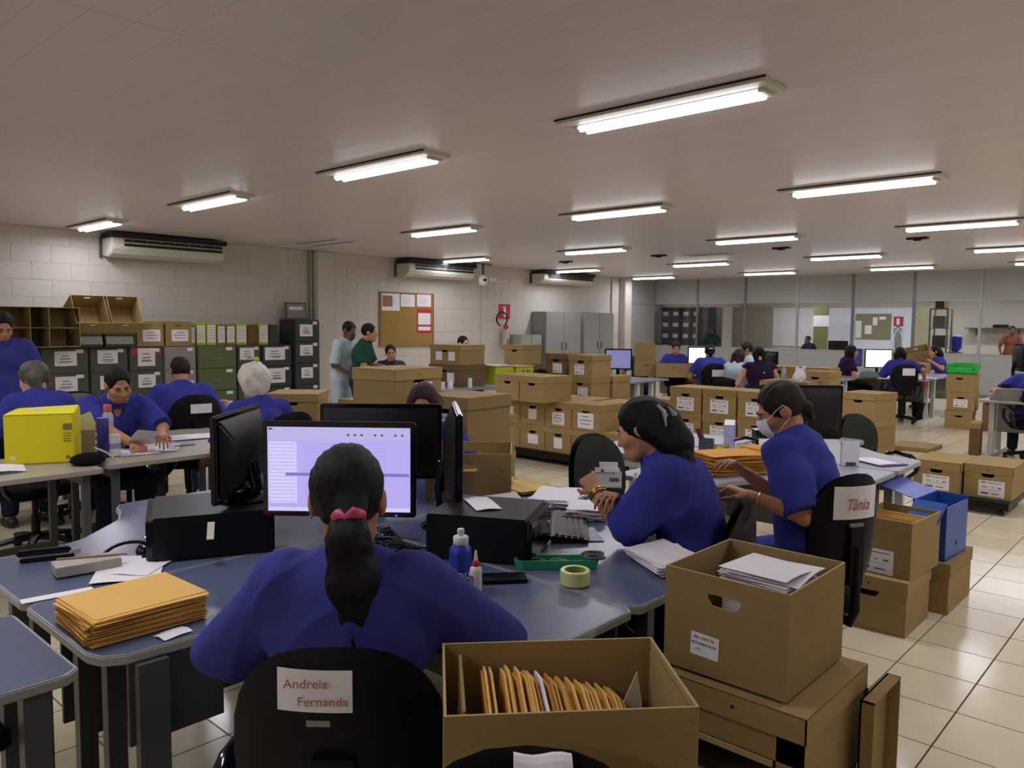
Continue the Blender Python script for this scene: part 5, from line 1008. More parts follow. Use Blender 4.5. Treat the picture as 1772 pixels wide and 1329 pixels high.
# --- 2 the worker with the hair clip
def ex2(root, hmb, L, A, NB, un, fw_):
    m = hmb(); m.X = m.X @ Matrix.Translation((-.055, -.125, .02)) @ Euler((R(10), 0, R(-25))).to_matrix().to_4x4()
    m.tube([(-.03, .01, .05), (-.024, -.012, .02), (-.028, -.012, -.04)], [.006, .009, .004], 6); m.tube([(.03, .01, .03), (.026, -.016, .0), (.03, -.012, -.03)], [.010, .018, .008], 8); m.box(-.026, -.012, -.006, .026, -.004, .008); m.build('hair_clip', mat('clip_plastic', '8f938f', .3), root, smooth=60)
    E, W = A['L'][1], A['L'][2]; d = (W-E).normalized(); u = d.orthogonal().normalized(); w = d.cross(u); c = E+(W-E)*.90
    for k, r_ in ((0, .036), (.011, .037)): MB().tube([c+d*k+(u*math.cos(a)+w*math.sin(a))*r_ for a in np.linspace(0, 2*math.pi, 19)], .0045, 6).build('bracelet', M_gold, root, smooth=60)
h2 = D(1126, 733, 3.2)
person('person in a blue polo bent over papers, dark hair held by a grey hair clip', h2.x+.205, h2.y+.055, 118, lean=15, lean2=12, hz=.60, head=(-8, 22, 6), hands={'L': (-1.90, 2.60, .915), 'R': tuple(D(1075, 872, 3.15))}, poles={'L': (-.35, .1, -1), 'R': (.6, -.3, -.6)}, hair='clip', hm=M_hair, shirt=M_blue, skin=M_skin, res=.0065, face=True, sleeve=.97, bulk=1.14, sh_w=1.08, curl=(.75, .6), palm={'L': (1, .2, -.2)}, rip=.0085, extra=ex2)
c2.location.x, c2.location.y, c2.rotation_euler.z = h2.x+.13, h2.y+.02, R(112); c2.scale = (1.15, 1, .92)
jk = MB(); back_shape(jk, .235, .24, .74, -.24, .05, .05); jk.build('jacket', mat('black_jacket', '0c0b10', .9, bump=.3, bscale=25), c2, smooth=60)
# --- 3 the masked worker
def ex3(root, hmb, L, A, NB, un, fw_):
    m = hmb(); vs = []; n, k = 9, 6
    for side in (1, -1):
        for j in range(k+1):
            z = .0-.098*j/k; bulge = .115+.012*math.sin(math.pi*j/k)-.022*(j/k)**2
            for i in range(n+1):
                a = R(-68+136*i/n); r = .070+.0015*side*0; x = math.sin(a)*(.064-.008*abs(j/k-.4)); y = bulge-.060*(1-math.cos(a))**.9+.0012*side-.004*math.sin(j*3.1); vs.append((x, y, z))
    q = lambda i, j, s: s*(n+1)*(k+1)+j*(n+1)+i; fs = []
    for j in range(k):
        for i in range(n): fs += [(q(i,j,0), q(i+1,j,0), q(i+1,j+1,0), q(i,j+1,0)), (q(i,j,1), q(i,j+1,1), q(i+1,j+1,1), q(i+1,j,1))]
    m.add(vs, fs); mk = m.build('face_mask', mat('mask_white', 'f0edf2', .85, bump=.1, bscale=40), root, smooth=70)
    for sx in (-1, 1):
        m = hmb(); m.tube([(sx*.058, .075, -.008), (sx*.079, .03, .022), (sx*.088, -.006, .036), (sx*.088, -.018, .02)], .002, 5); m.tube([(sx*.056, .06, -.088), (sx*.078, .02, -.05), (sx*.089, -.012, -.03)], .002, 5); m.build('ear_loop', M_paper, mk)
    E, W = A['L'][1], A['L'][2]; d = (W-E).normalized(); u = d.orthogonal().normalized(); w = d.cross(u); c = E+(W-E)*.84; MB().tube([c+(u*math.cos(a)+w*math.sin(a))*.034 for a in np.linspace(0, 2*math.pi, 19)], .0025, 5).build('bracelet', M_gold, root)
c3.location.x, c3.location.y, c3.rotation_euler.z = -1.315, 3.37, R(62); c3.scale = (.80, 1, 1)
person('person in a blue polo wearing a white face mask, sorting envelopes in profile', -1.335, 3.41, 92, lean=7, lean2=10, hz=.61, head=(34, 24, 0), hands={'L': tuple(D(1296, 858, 3.30)), 'R': tuple(D(1290, 818, 3.62))}, poles={'L': (-.2, -.9, -.9), 'R': (.5, -.3, -.9)}, hair='bun', hm=M_hairb, shirt=M_blue, skin=M_skin, res=.0065, face=True, sleeve=.93, bulk=1.04, curl=(.5, .35), trous=M_blued, rip=.0085, extra=ex3)
# --- 4 half hidden behind the monitor
h4 = D(735, 700, 4.35)
person('person with dark parted hair half hidden behind the back turned monitor', h4.x-.12, h4.y+.12, 222, lean=8, lean2=8, hz=.53, head=(0, 20, 0), hair='long', hm=M_hairr, face=True, res=.009, shirt=M_blue)
# --- left group
h5 = D(450, 668, 5.3)
def ex5(root, hmb, L, A, NB, un, fw_):
    m = hmb(); m.lathe([(.004,-.01),(.016,0),(.018,.015),(.010,.03),(.003,.034)], 10, c=(.015, -.05, .155)); o = m.build('hair_ornament', M_lime, root, smooth=60); m = hmb(); m.tube([(-.03,-.06,.142),(.0,-.055,.15),(.045,-.05,.142)], .01, 6); m.build('hair_clip', M_whitep, root)
person('person with curly white hair in a blue polo, seen from behind', h5.x+.05, h5.y, 88, lean=8, lean2=8, hz=.565, head=(-12, 6, 0), hair='puffy', hm=M_hairw, res=.010, shirt=M_blue, bulk=1.08, sleeve=.9, extra=ex5)
h6 = D(312, 658, 6.7)
person('short haired person in a blue polo seen from behind, chair with a blank sign', h6.x+.1, h6.y-.02, 76, lean=6, lean2=8, hz=.555, head=(0, 14, 0), hair='short', hm=M_hairb, res=.010, bulk=1.2, sh_w=1.1, sleeve=.9)
c7.location.x, c7.location.y, c7.rotation_euler.z = h6.x+.20, h6.y-.03, R(80)
h7 = D(206, 682, 5.45)
person('person in a blue polo reading a sheet at the beige table, facing the camera', h7.x-.20, h7.y-.0, -97, lean=22, lean2=8, hz=.60, head=(4, 24, 6), hands={'L': tuple(D(280, 752, 5.25)), 'R': tuple(D(232, 769, 5.15))}, poles={'L': (-.8, -.2, -.7), 'R': (.8, -.2, -.7)}, hair='short', hm=M_hair, skin=M_skin, res=.0075, face=True, sleeve=.95, bulk=1.14, sh_w=1.08, curl=(.55, .45), vneck=True)
h8 = D(68, 672, 5.9)
person('person with greying wavy hair in a blue polo, turned away at the far left', h8.x+.08, h8.y, 92, lean=12, lean2=10, hz=.555, head=(38, 16, 0), hair='bob', hm=M_hairg, skin=M_skin2, res=.010, bulk=1.15, sh_w=1.05, sleeve=.9)
def ex9(root, hmb, L, A, NB, un, fw_): B(.05, .132, NB.z-.22, .12, .138, NB.z-.19).build('badge', M_cabx, root)
h9 = D(8, 570, 6.9)
person('standing person in a dark blue polo at the left edge of the picture', h9.x, h9.y, -112, sit=False, lean=4, lean2=10, head=(20, 30, 0), s=1.03, hair='short', hm=M_hair, res=.011, face=True, shirt=M_blued, bulk=1.12, extra=ex9, sleeve=.95)
# --- standing pair and the two young men near the wall
h = D(590, 566, 10.5); person('standing person in a long pale blue shirt, left of the standing pair', h.x, h.y, -70, sit=False, s=1.0, lean2=8, head=(-10, 14, 0), hands={'L': (.02, .24, .98), 'R': (.10, .22, .95)}, world_hands=False, skin=M_skin3, shirt=M_pale, trous=M_pale, hair='short', res=.012, sleeve=.95)
h = D(622, 570, 10.2); person('standing person in a dark green polo, right of the standing pair', h.x, h.y, -47, sit=False, s=.985, lean2=8, head=(0, 4, 0), hands={'L': (-.12, .34, 1.02), 'R': (.14, .30, 1.0)}, world_hands=False, skin=M_skin, shirt=M_green, hair='short', res=.012, bulk=1.12, sleeve=.8)
M_dks = mat('dark_violet_shirt', '2a2438', .85)
h = D(676, 612, 11.6); person('smiling person in dark clothes seated under the cork board', h.x, h.y, -125, lean=0, head=(0, 4, 8), skin=M_skin, shirt=M_dks, hair='short', face=True, res=.012)
h = D(797, 600, 12.6); person('slim young person in a dark shirt seated by the white wall', h.x, h.y, -100, hz=.66, lean=2, head=(8, 4, 0), skin=M_skin2, shirt=mat('slate_shirt', '3a3a46', .85), hair='short', face=True, res=.012, bulk=.9)
# --- far group
M_dim = mat('dark_blouse', '2c2630', .85)
h = D(1108, 606, 14.6); person('person with dark bent head behind an upright carton flap', h.x, h.y, -150, lean=6, lean2=8, head=(-30, 40, 0), shirt=M_dim, hair='short', res=.014, skin=M_skin3)
h = D(1168, 606, 15.0); person('person in a blue polo facing the camera behind a post by the glazed shelf', h.x, h.y, -140, hz=.555, lean=4, head=(0, 18, 0), shirt=M_blue, hair='short', hm=M_hairb, face=True, res=.014, bulk=1.1)
def ex16(root, hmb, L, A, NB, un, fw_): m = hmb(); m.tube([(-.03, -.12, .06), (0, -.128, .065), (.03, -.12, .06)], .010, 6); m.build('hair_clip', M_whitep, root)
h = D(1231, 610, 12.9); person('person in a blue polo at the bright screen, white clip in black hair', h.x, h.y, 38, hz=.57, lean=10, hair='bun', shirt=M_blue, res=.013, bulk=1.2, sh_w=1.08, extra=ex16); k_ = chair('dark chair with a white card at the bright screen worker', h.x+.08, h.y-.1, 38, M_fab_b); sign(k_, .2, .11, .86, [], x=.05)
h = D(1272, 626, 12.4); person('person with long reddish brown hair in a pale grey blouse', h.x, h.y, 5, hz=.52, lean=10, lean2=10, head=(-15, 22, 0), hair='long', hm=M_hairr, shirt=M_pale, res=.013, bulk=1.05); chair('dark chair of the worker in the pale grey blouse', h.x-.12, h.y-.02, 20, M_fab_g).scale = (1, 1, .8)
def ex18(root, hmb, L, A, NB, un, fw_):
    for k in range(3): MB().lathe([(.003,-.004),(.012,0),(.003,.004)], 8, c=(0, -.20+.045*k, NB.z-.12-.13*k), ax='y').build('button', M_whitep, root)
h = D(1316, 622, 11.7); person('person in a sleeveless dark purple top with buttons down the back', h.x, h.y, 42, hz=.56, lean=2, lean2=14, head=(0, 26, 0), hair='bob', hm=M_hair, shirt=M_purp, skin=M_skin2, res=.013, sleeve=.12, bulk=1.15, sh_w=1.05, collar=False, extra=ex18)
h = D(1303, 602, 13.0); person('person looking left behind the purple topped worker', h.x, h.y, 120, hz=.60, head=(10, 10, 0), hair='bun', hm=M_hairb, shirt=M_pale, res=.014)
h = D(1462, 612, 14.3); person('person in profile facing the dim blue monitor, long dark hair', h.x, h.y, -50, hz=.55, lean=6, hair='long', shirt=M_purp, res=.014)
h = D(1560, 614, 13.4); person('person in a blue polo, back to camera, at the very bright white screen', h.x, h.y, 28, hz=.545, lean=8, hair='long', hm=M_hair, shirt=M_blue, trous=M_jean, res=.012, bulk=1.1, sleeve=.9, hands={'R': tuple(D(1600, 660, 13.3))}); k_ = chair('dark chair with a tilted white sign at the very bright screen worker', h.x+.04, h.y-.1, 30, M_fab_g); sign(k_, .2, .12, .88, [], x=.05)
h = D(1628, 614, 15.6); person('person with curly dark hair resting chin on hand at the white desk', h.x+.05, h.y, 120, hz=.53, lean=10, head=(5, 8, 0), hands={'L': tuple(D(1612, 626, 15.35)), 'R': tuple(D(1590, 655, 15.6))}, hair='wave', hm=M_hair, shirt=M_blue, skin=M_skin, res=.013, face=True)
h = D(1772, 640, 9.6); person('person in a blue polo cut off by the right edge of the picture', h.x+.12, h.y, 20, hz=.55, lean=14, lean2=8, head=(10, 25, 0), hair='short', shirt=M_blue, res=.012, bulk=1.2, hands={'L': tuple(D(1722, 676, 10.0))}); chair('dark office chair at the right edge of the picture', h.x+.14, h.y-.1, 30, M_fab_b)
h = D(1750, 575, 22.2); person('standing person in an orange shirt and dark jacket behind the glass', h.x, h.y, -160, sit=False, s=1.05, hair='short', hm=M_hairb, skin=M_skin3, shirt=mat('orange_shirt', '8a4a34', .85), trous=M_trou, res=.016)
h = D(1161, 575, 21.65); person('standing figure in dark green added behind the glass in place of a reflection', h.x, YF+.33, -170, sit=False, s=1.0, hair='short', skin=M_skin3, shirt=M_green, res=.016)  # figure added behind the pane to stand in for a reflection in it
h = D(1402, 592, 24.2); person('dark haired person seen only as a head through the glass', h.x, h.y, 160, sit=True, hz=.6, hair='short', skin=M_skin3, shirt=M_trou, res=.016)
# ================================================================== things on the desks
ZT = .742
def on(u, v, z=ZT): p = F(u, v, z); return (p.x, p.y, z)
def paper(lab, p, w, h, rz, bend=.004, grp=None, m=None, th=.0012, ph=0, print_=False, kind='paper_sheet'):
    me = MB().sheet((0, 0, .0005), w, h, lambda a, b: bend*(math.sin(3.1*a+ph)**2+.6*math.sin(2.7*b+ph*2)**2), 7, 7, th).mesh('sheet', m or M_paper); o = link(kind, me, None, p, (0, 0, R(rz))); tag(o, lab, 'paper', grp); return o
def book(nm, lab, cat, p, w, d, h, rz, m, bevel=.002, grp=None): o = B(-w/2, -d/2, 0, w/2, d/2, h).build(nm, m, None, bevel=bevel); o.location = p; o.rotation_euler.z = R(rz); return tag(o, lab, cat, grp)
# kraft envelope pile at the left
ex, ey = -2.295, .893
for k in range(30):
    z = ZT+.0025*k; jx, jy = .008*math.sin(k*2.1), .008*math.sin(k*3.7); r_ = 90+2.2*math.sin(k*1.3)+(4 if k > 22 else 0); w_ = .268+.008*math.sin(k)
    top = k == 29; me = MB().sheet((0, 0, 0), w_, .31, lambda a, b, k=k: .0016*math.sin(5*a+k)*b*(1-b)*4, 5, 5, .0022).mesh('kraft_envelope', M_env if k > 18 or k % 3 else M_env2); o = link('kraft_envelope', me, None, (ex+jx+.012*(k > 22), ey+jy, z), (0, 0, R(r_-92)))
    tag(o, 'kraft envelope on top of the thick pile at the lower left' if top else 'kraft envelope in the thick pile at the lower left', 'envelope', None if top else 'envelopes in the thick left pile')
p = on(300, 1097); paper('small white card beside the thick envelope pile', tuple(p), .055, .085, 8)
paper('white sheet under the pale stapled stack on the left desk', on(225, 985), .21, .297, 62, ph=1); paper('white sheet sticking out beside the black case on the left desk', on(245, 980, ZT+.002), .15, .21, 40, ph=.4)
book('paper_block', 'pale grey block of paper on the left desk', 'paper', on(150, 985, ZT+.004), .10, .20, .034, -8, mat('paper_edge', 'a9a296', .8, var=.1, scale=40, stretch=(1, 1, 30))); book('ruler', 'brown ruler lying on the pale paper block', 'ruler', (on(150, 985)[0], on(150, 985)[1]+.02, ZT+.039), .012, .22, .004, -28, M_wood, 0)
book('card_strip', 'white strip of paper on the edge of the far left desk', 'paper', on(100, 1030), .045, .2, .001, -8, M_paper, 0)
p = on(85, 968); t = thing('stapler', 'black stapler on the far left desk', 'stapler', (p[0], p[1], ZT), R(70)); B(-.09, -.016, 0, .08, .016, .014).build('base', M_black, t, bevel=.004); B(-.1, -.014, .02, .07, .014, .042).build('arm', M_gloss, t, bevel=.006); MB().tube([(.07,0,.02),(.10,0,.024)], .012, 8).build('hinge', M_silver, t)
p = on(250, 955); t = thing('mouse', 'black mouse with coiled cable by the left computer case', 'mouse', (p[0], p[1], ZT), R(30)); MB().lathe([(.031, 0), (.03, .012), (.018, .03), (.001, .034)], 16).build('body', M_gloss, t, smooth=60); MB().tube([(.09*math.cos(a)-.02, .06*math.sin(a)-.06, .012+.025*max(0, math.sin(a))) for a in np.linspace(-.5, 4.0, 16)], .006, 6).build('cable', M_black, t, smooth=60)
MBc = MB().tube([D(425, 885, 2.95), D(440, 905, 2.86), D(465, 955, 2.72)], .004, 6)
q = D(465, 955, 2.72)
o = B(-.012, -.04, 0, .012, .04, .001).build('yellow_note', M_cream); o.location = (-2.63, 1.30, .862); o.rotation_euler = (R(35), 0, R(60)); tag(o, 'narrow pale sticky note hanging over the edge of the left computer case', 'note')
t = thing('cable_tangle', 'tangle of black cables behind the ponytailed worker and the monitors', 'cable', (-2.40, 1.86, ZT)); 
for k in range(7): MB().tube([(.25*math.sin(k*1.9+q_*.9)*(.4+.1*q_), .03*q_-.1+.06*math.cos(k+q_*1.3), .008+.02*abs(math.sin(k+q_))) for q_ in range(7)], .0035, 6).build('cable', M_black, t, smooth=60)
# right part of the foreground desk
p = on(797, 1022); t = thing('water_bottle', 'blue water bottle with a white cap and white lettering', 'bottle', p); MB().lathe([(.034, 0), (.0365, .004), (.0365, .125), (.034, .142), (.024, .154), (.022, .158)], 24).build('body', M_btl, t, smooth=40)
MB().lathe([(.024, .155), (.025, .158), (.025, .176), (.022, .180)], 20).build('cap', M_whitep, t, smooth=40); MB().lathe([(.008, .178), (.009, .186), (.012, .192), (.011, .203), (.006, .205)], 14).build('spout', M_whitep, t, smooth=50)
o = lettering('You', .045, M_paper, t, (0, 0, 0), (0, 0, 0)); me = o.data
for v in me.vertices: a = v.co.x/.0368-math.pi/2+R(YAW)-R(2); r_ = .0369+v.co.z; v.co = Vector((r_*math.cos(a), r_*math.sin(a), .062+v.co.y))
p = on(823, 1031); t = thing('glue_bottle', 'white glue bottle with a red collar and tapered nozzle', 'bottle', p); MB().lathe([(.018, 0), (.0195, .004), (.0195, .082), (.017, .092), (.010, .098)], 20).build('body', M_whitep, t, smooth=40); MB().lathe([(.0115, .096), (.0125, .1), (.010, .112), (.007, .116)], 14).build('collar', M_redp, t, smooth=40); MB().lathe([(.007, .114), (.005, .13), (.003, .146), (.001, .148)], 12).build('nozzle', M_whitep, t, smooth=40); B(-.01, -.0205, .03, .008, -.0195, .07).build('print', M_print, t)
p = on(995, 1010); t = thing('tape_roll', 'wide roll of clear packing tape on the blue grey desk', 'tape', p); n = 28
m = MB().lathe([(.038, .001), (.047, 0), (.050, .003), (.050, .046), (.047, .049), (.038, .048)], n); m.f = m.f[:-2]; m.m = m.m[:-2]; m.build('tape', M_tape, t, smooth=35)
m = MB().lathe([(.038, .0), (.038, .048), (.034, .048), (.034, 0), (.038, 0)], n); m.f = m.f[:-2]; m.m = m.m[:-2]; m.build('core', M_core, t, smooth=35)
p = on(962, 978); t = thing('desk_tray', 'long green plastic tray with scissors and small tools', 'tray', (p[0], p[1], ZT), R(YAW+3)); 
MB().prism([(-.145, -.03), (-.12, -.05), (.13, -.05), (.145, -.02), (.12, .035), (-.12, .045)], 0, .006).build('floor', M_tealp, t); m = MB(); q = [(-.145, -.03), (-.12, -.05), (.13, -.05), (.145, -.02), (.12, .035), (-.12, .045)]
for i in range(6): a, b = Vector(q[i]), Vector(q[(i+1)%6]); nn = Vector((b.y-a.y, a.x-b.x)).normalized()*.004; m.add([(a.x, a.y, .0), (b.x, b.y, .0), (b.x-nn.x, b.y-nn.y, 0), (a.x-nn.x, a.y-nn.y, 0), (a.x*1.06, a.y*1.06, .032), (b.x*1.06, b.y*1.06, .032), (b.x*1.06-nn.x, b.y*1.06-nn.y, .032), (a.x*1.06-nn.x, a.y*1.06-nn.y, .032)], [(0,3,2,1),(4,5,6,7),(0,1,5,4),(1,2,6,5),(2,3,7,6),(3,0,4,7)])
m.build('rim_wall', M_tealp, t)
T_ = t.matrix_basis.copy() if False else Matrix.Translation(t.location) @ Euler((0, 0, R(YAW+3))).to_matrix().to_4x4()
def intray(x, y, z): return T_ @ Vector((x, y, z))
s_ = thing('scissors', 'scissors with looped handles hanging over the green tray end', 'scissors', intray(.09, .0, .036), R(YAW)); 
MB().add([(-.16,-.006,0),(0,-.002,0),(0,.006,0),(-.16,.0,0),(-.16,-.006,.003),(0,-.002,.003),(0,.006,.003),(-.16,.0,.003)], [(0,3,2,1),(4,5,6,7),(0,1,5,4),(1,2,6,5),(2,3,7,6),(3,0,4,7)]).build('blade', M_silver, s_)
for sy in (-1, 1): MB().tube([(.045+.035*math.cos(a), sy*.024+.02*math.sin(a), .0) for a in np.linspace(0, 2*math.pi, 17)], .006, 6).build('handle', M_leg, s_, smooth=60)
for k, (x, y, l, m_) in enumerate(((-.05, .0, .07, M_silver), (.01, .01, .06, M_cabx), (.05, -.015, .05, M_black))): o = MB().tube([(-l/2, 0, .006), (0, .004, .010), (l/2, 0, .006)], .006, 8).build(('metal_clip', 'grey_eraser', 'marker_cap')[k], m_, None, smooth=50); o.location = intray(x, y, .007); o.rotation_euler.z = R(30*k); tag(o, ('bright metal clip lying in the green tray', 'grey eraser lying in the green tray', 'black marker cap lying in the green tray')[k], ('clip', 'eraser', 'cap')[k])
book('notebook', 'thin black notebook at the foot of the right computer case', 'notebook', on(872, 1003), .15, .085, .012, YAW+8, M_black)
paper('white sheet lying on top of the right computer case', (-2.10, 2.13, .742+.167), .10, .21, 60)
o = MB().tube([(-.03, 0, 0), (.03, 0, 0)], .004, 6)
# papers and envelopes between the two women
def heap(lab, grp, u, v, n, w, h, rz, dz=.0035, amp=.01, z0=ZT, m=None, spread=9, nm='paper_sheet', topl=None):
    p = F(u, v, z0)
    for k in range(n):
        me = MB().sheet((0, 0, 0), w, h, lambda a, b, k=k: amp*(.5+.5*math.sin(2.4*a+.4*k+.6))*(.35+.65*b*b)+.0015*math.sin(9*a+k), 7, 6, .0022).mesh('sheet', m or M_paper)
        o = link(nm, me, None, (p.x+.006*math.sin(k*2.3), p.y+.006*math.sin(k*1.7), z0+dz*k), (0, 0, R(rz+spread*math.sin(k*1.9)))); tag(o, topl if (topl and k == n-1) else lab, 'envelope' if 'env' in nm else 'paper', None if (topl and k == n-1) else grp)
heap('white sheet in the curling heap behind the right computer case', 'curling heap behind the right case', 845, 895, 12, .30, .22, 50, .005, .022, ZT+.05)
book('paper_ream', 'wad of paper under the curling heap behind the right computer case', 'paper', on(842, 895), .26, .20, .049, 50, M_paper)
heap('white sheet in the middle heap in front of the paper stand', 'middle heap of sheets', 965, 868, 9, .22, .30, 25, .0045, .012)
heap('folded sheet in the pad nearest the raised forearm', 'thick pad by the raised forearm', 1015, 892, 10, .16, .21, 35, .0052, .012)
paper('printed grey sheet lying flat beside the worn keyboard', on(1005, 925), .15, .21, 48, .001, m=mat('printed_paper', 'b9b7ba', .85, var=.12, scale=70))
heap('kraft envelope of the leaning stack beside the edge on monitor', 'leaning kraft stack', 800, 842, 9, .25, .33, 30, .009, .03, ZT, M_env, 10, 'kraft_envelope', 'topmost bright kraft envelope of the leaning stack beside the edge on monitor')
heap('kraft envelope in the flat fan toward the paper stand', 'flat fan of kraft envelopes', 905, 845, 5, .23, .31, 65, .004, .006, ZT, mat('pale_kraft', 'd8b86a', .75, rnd=.05), 10, 'kraft_envelope')
heap('bulging kraft envelope in the middle of the envelope heap', 'bulging kraft envelopes', 845, 835, 5, .24, .30, 45, .010, .024, ZT, M_env, 8, 'kraft_envelope')
p = on(853, 856); t = thing('ink_pad_tin', 'small pink lidded tin behind the white papers', 'tin', (p[0], p[1], ZT+.02)); MB().lathe([(.03, 0), (.034, .006), (.034, .022), (.026, .03)], 18).build('tin', M_pink, t, smooth=40); MB().lathe([(.012, .03), (.006, .036), (.006, .042), (.002, .044)], 12).build('knob', M_pink, t, smooth=50); t.location.z = ZT
p = on(1038, 842); t = thing('paper_stand', 'white paper stand with a red emblem and printed cards', 'paper stand', (p[0], p[1], ZT), R(YAW-6)); 
for k, (w_, h_, y_, m_) in enumerate(((.21, .125, .05, M_paper), (.20, .10, .02, M_paper), (.19, .085, -.005, M_whitep))): B(-w_/2+.015*k-.01, y_-.002, 0, w_/2+.015*k-.01, y_+.002, h_).build('card', m_, t)
B(-.10, -.02, 0, .115, .06, .012).build('foot', M_whitep, t); MB().lathe([(.002,-.001),(.009,0),(.002,.001)], 6, c=(.012, -.009, .088), ax='y').build('emblem', M_redp, t); m = MB()
for k in range(9): m.box(-.08+.018*k, -.0078, .072, -.068+.018*k, -.0071, .078)
m.box(.05, -.0078, .03, .1, -.0071, .05); m.build('print', M_print, t); B(-.075, -.0085, .02, -.062, -.0071, .055).build('blue_bar', M_btl, t)
p = on(1100, 835); t = thing('correction_bottle', 'small white capped bottle beside the paper stand', 'bottle', p); MB().lathe([(.014, 0), (.015, .03), (.008, .036), (.008, .055), (.003, .057)], 14).build('body', M_whitep, t, smooth=40)
heap('white sheet in the heap at the right corner of the blue grey desk', 'heap by the big open box', 1152, 978, 12, .18, .26, 62, .0035, .014, topl=None)
# masked worker's desk
bx_, by_ = -2.26, 4.25
for k in range(34):
    z = ZT+.0035*k; 
    for c_ in range(1): o = link('orange_envelope', MB().sheet((0, 0, 0), .36, .25, lambda a, b, k=k: .0022*math.sin(6*a+k*1.7), 6, 3, .003).mesh('orange_envelope', (M_env2, M_env, M_env2)[k % 3]), None, (bx_+.012*math.sin(k*2.3)+.10, by_+.014*math.sin(k*1.1)+.02, z), (0, 0, R(60+3*math.sin(k*1.6)))); tag(o, 'orange brown envelope in the wide stack before the masked worker', 'envelope', 'wide envelope stack, near pile')
for k in range(34):
    z = ZT+.0035*k; o = link('orange_envelope', MB().sheet((0, 0, 0), .36, .25, lambda a, b, k=k: .0022*math.sin(6*a+k*1.3+2), 6, 3, .003).mesh('orange_envelope', (M_env2, M_env2, M_env)[k % 3]), None, (bx_+.012*math.sin(k*1.9)+.22, by_+.40+.014*math.sin(k*1.4), z), (0, 0, R(62+3*math.sin(k*1.2)))); tag(o, 'orange brown envelope in the wide stack behind the masked worker', 'envelope', 'wide envelope stack, far pile')
hL = D(1262, 852, 3.42); o = link('kraft_envelope', MB().sheet((0, 0, 0), .11, .16, lambda a, b: .004*math.sin(3*a), 4, 4, .003).mesh('kraft_envelope', M_env), None, hL, (R(-12), R(25), R(40))); tag(o, 'yellow envelope held between the hands of the masked worker', 'envelope')
Z2 = ZT
def dsk(u, v): p = F(u, v, ZT); return p
def organiser(lab, u, v, w, d, h, m, rz=20): p = dsk(u, v); t = thing('desk_organiser', lab, 'organiser', (p.x, p.y, ZT), R(rz)); b = MB(); b.box(-w/2, -d/2, 0, w/2, d/2, .004); b.box(-w/2, -d/2, 0, -w/2+.004, d/2, h); b.box(w/2-.004, -d/2, 0, w/2, d/2, h); b.box(-w/2, -d/2, 0, w/2, -d/2+.004, h); b.box(-w/2, d/2-.004, 0, w/2, d/2, h); b.build('tray', m, t); return t
t = organiser('dark pen pot with a brown pen case in it on the far desk', 1222, 785, .09, .09, .10, M_leg); o = MB().tube([(0, 0, .02), (-.06, 0, .17)], .02, 8).build('pen_case', mat('maroon', '5e2b26', .6), t, smooth=50)
p = dsk(1248, 786); t = thing('snack_packet', 'crumpled green and white packet between the pen pot and tins', 'packet', (p.x, p.y, ZT), R(30)); MB().sheet((0, 0, 0), .10, .13, lambda a, b: .03*math.sin(6*a)*math.sin(5*b)+.03, 8, 8, .004).build('packet', mat('lime_packet', 'a9b35a', .4, var=.2, scale=20), t).rotation_euler = (R(75), 0, 0)
p = dsk(1262, 776); t = thing('lilac_carton', 'lilac and white drink carton tilted on the far desk', 'carton', (p.x, p.y, ZT), R(20)); B(-.035, -.035, 0, .035, .035, .17).build('body', mat('lilac', 'b3a9cf', .5, var=.2, scale=30), t, bevel=.003); MB().add([(-.035,-.035,.17),(.035,-.035,.17),(.035,.035,.17),(-.035,.035,.17),(-.035,0,.205),(.035,0,.205)], [(0,1,5,4),(2,3,4,5),(1,2,5),(3,0,4)]).build('gable', M_whitep, t)
t = organiser('white patterned box with a dark grip on the far desk', 1290, 788, .13, .09, .075, M_whitep, 35); MB().tube([(-.08, 0, .10), (.0, 0, .12), (.08, 0, .105)], [.008, .012, .008], 8).build('grip', M_gloss, t, smooth=60); MB().lathe([(.018,-.002),(.018,.001)], 14, c=(-.01,-.046,.035), ax='y').build('emblem', M_slot, t)
t = organiser('white paper tissue box beside the patterned box', 1325, 792, .10, .08, .07, M_paper, 35); MB().sheet((0, 0, .05), .08, .05, lambda a, b: .03*math.sin(9*a)*b+.02, 6, 4, .002).build('tissue', M_paper, t)
p = dsk(1340, 770); t = thing('desk_shelf', 'small black shelf with bottles behind the masked worker', 'shelf', (p.x, p.y, ZT), R(40)); B(-.16, -.07, .10, .16, .07, .115).build('board', M_gloss, t, bevel=.004); 
for sx in (-.14, .14): B(sx-.01, -.06, 0, sx+.01, .06, .1).build('support', M_black, t)
t_ = thing('cream_jar', 'white jar with a rose lid on the small black shelf', 'jar', (p.x-.05, p.y-.02, ZT+.1155)); MB().lathe([(.02, 0), (.026, .004), (.026, .022), (.02, .026)], 14).build('jar', M_whitep, t_, smooth=40); MB().lathe([(.016, .026), (.014, .036), (.006, .05), (.002, .052)], 12).build('lid', M_pink, t_, smooth=50)
p = dsk(1468, 804); t = thing('paper_holder', 'folded white papers standing upright at the pale desk end', 'paper', (p.x, p.y, ZT), R(45))
for k in range(6): B(-.058+.003*k, -.03+.01*k, 0, .052+.002*k, -.026+.01*k, .15-.004*(k % 3)).build('folded_sheet', M_paper, t)
B(-.03, -.036, 0, .03, -.0301, .02).build('clip', M_leg, t)
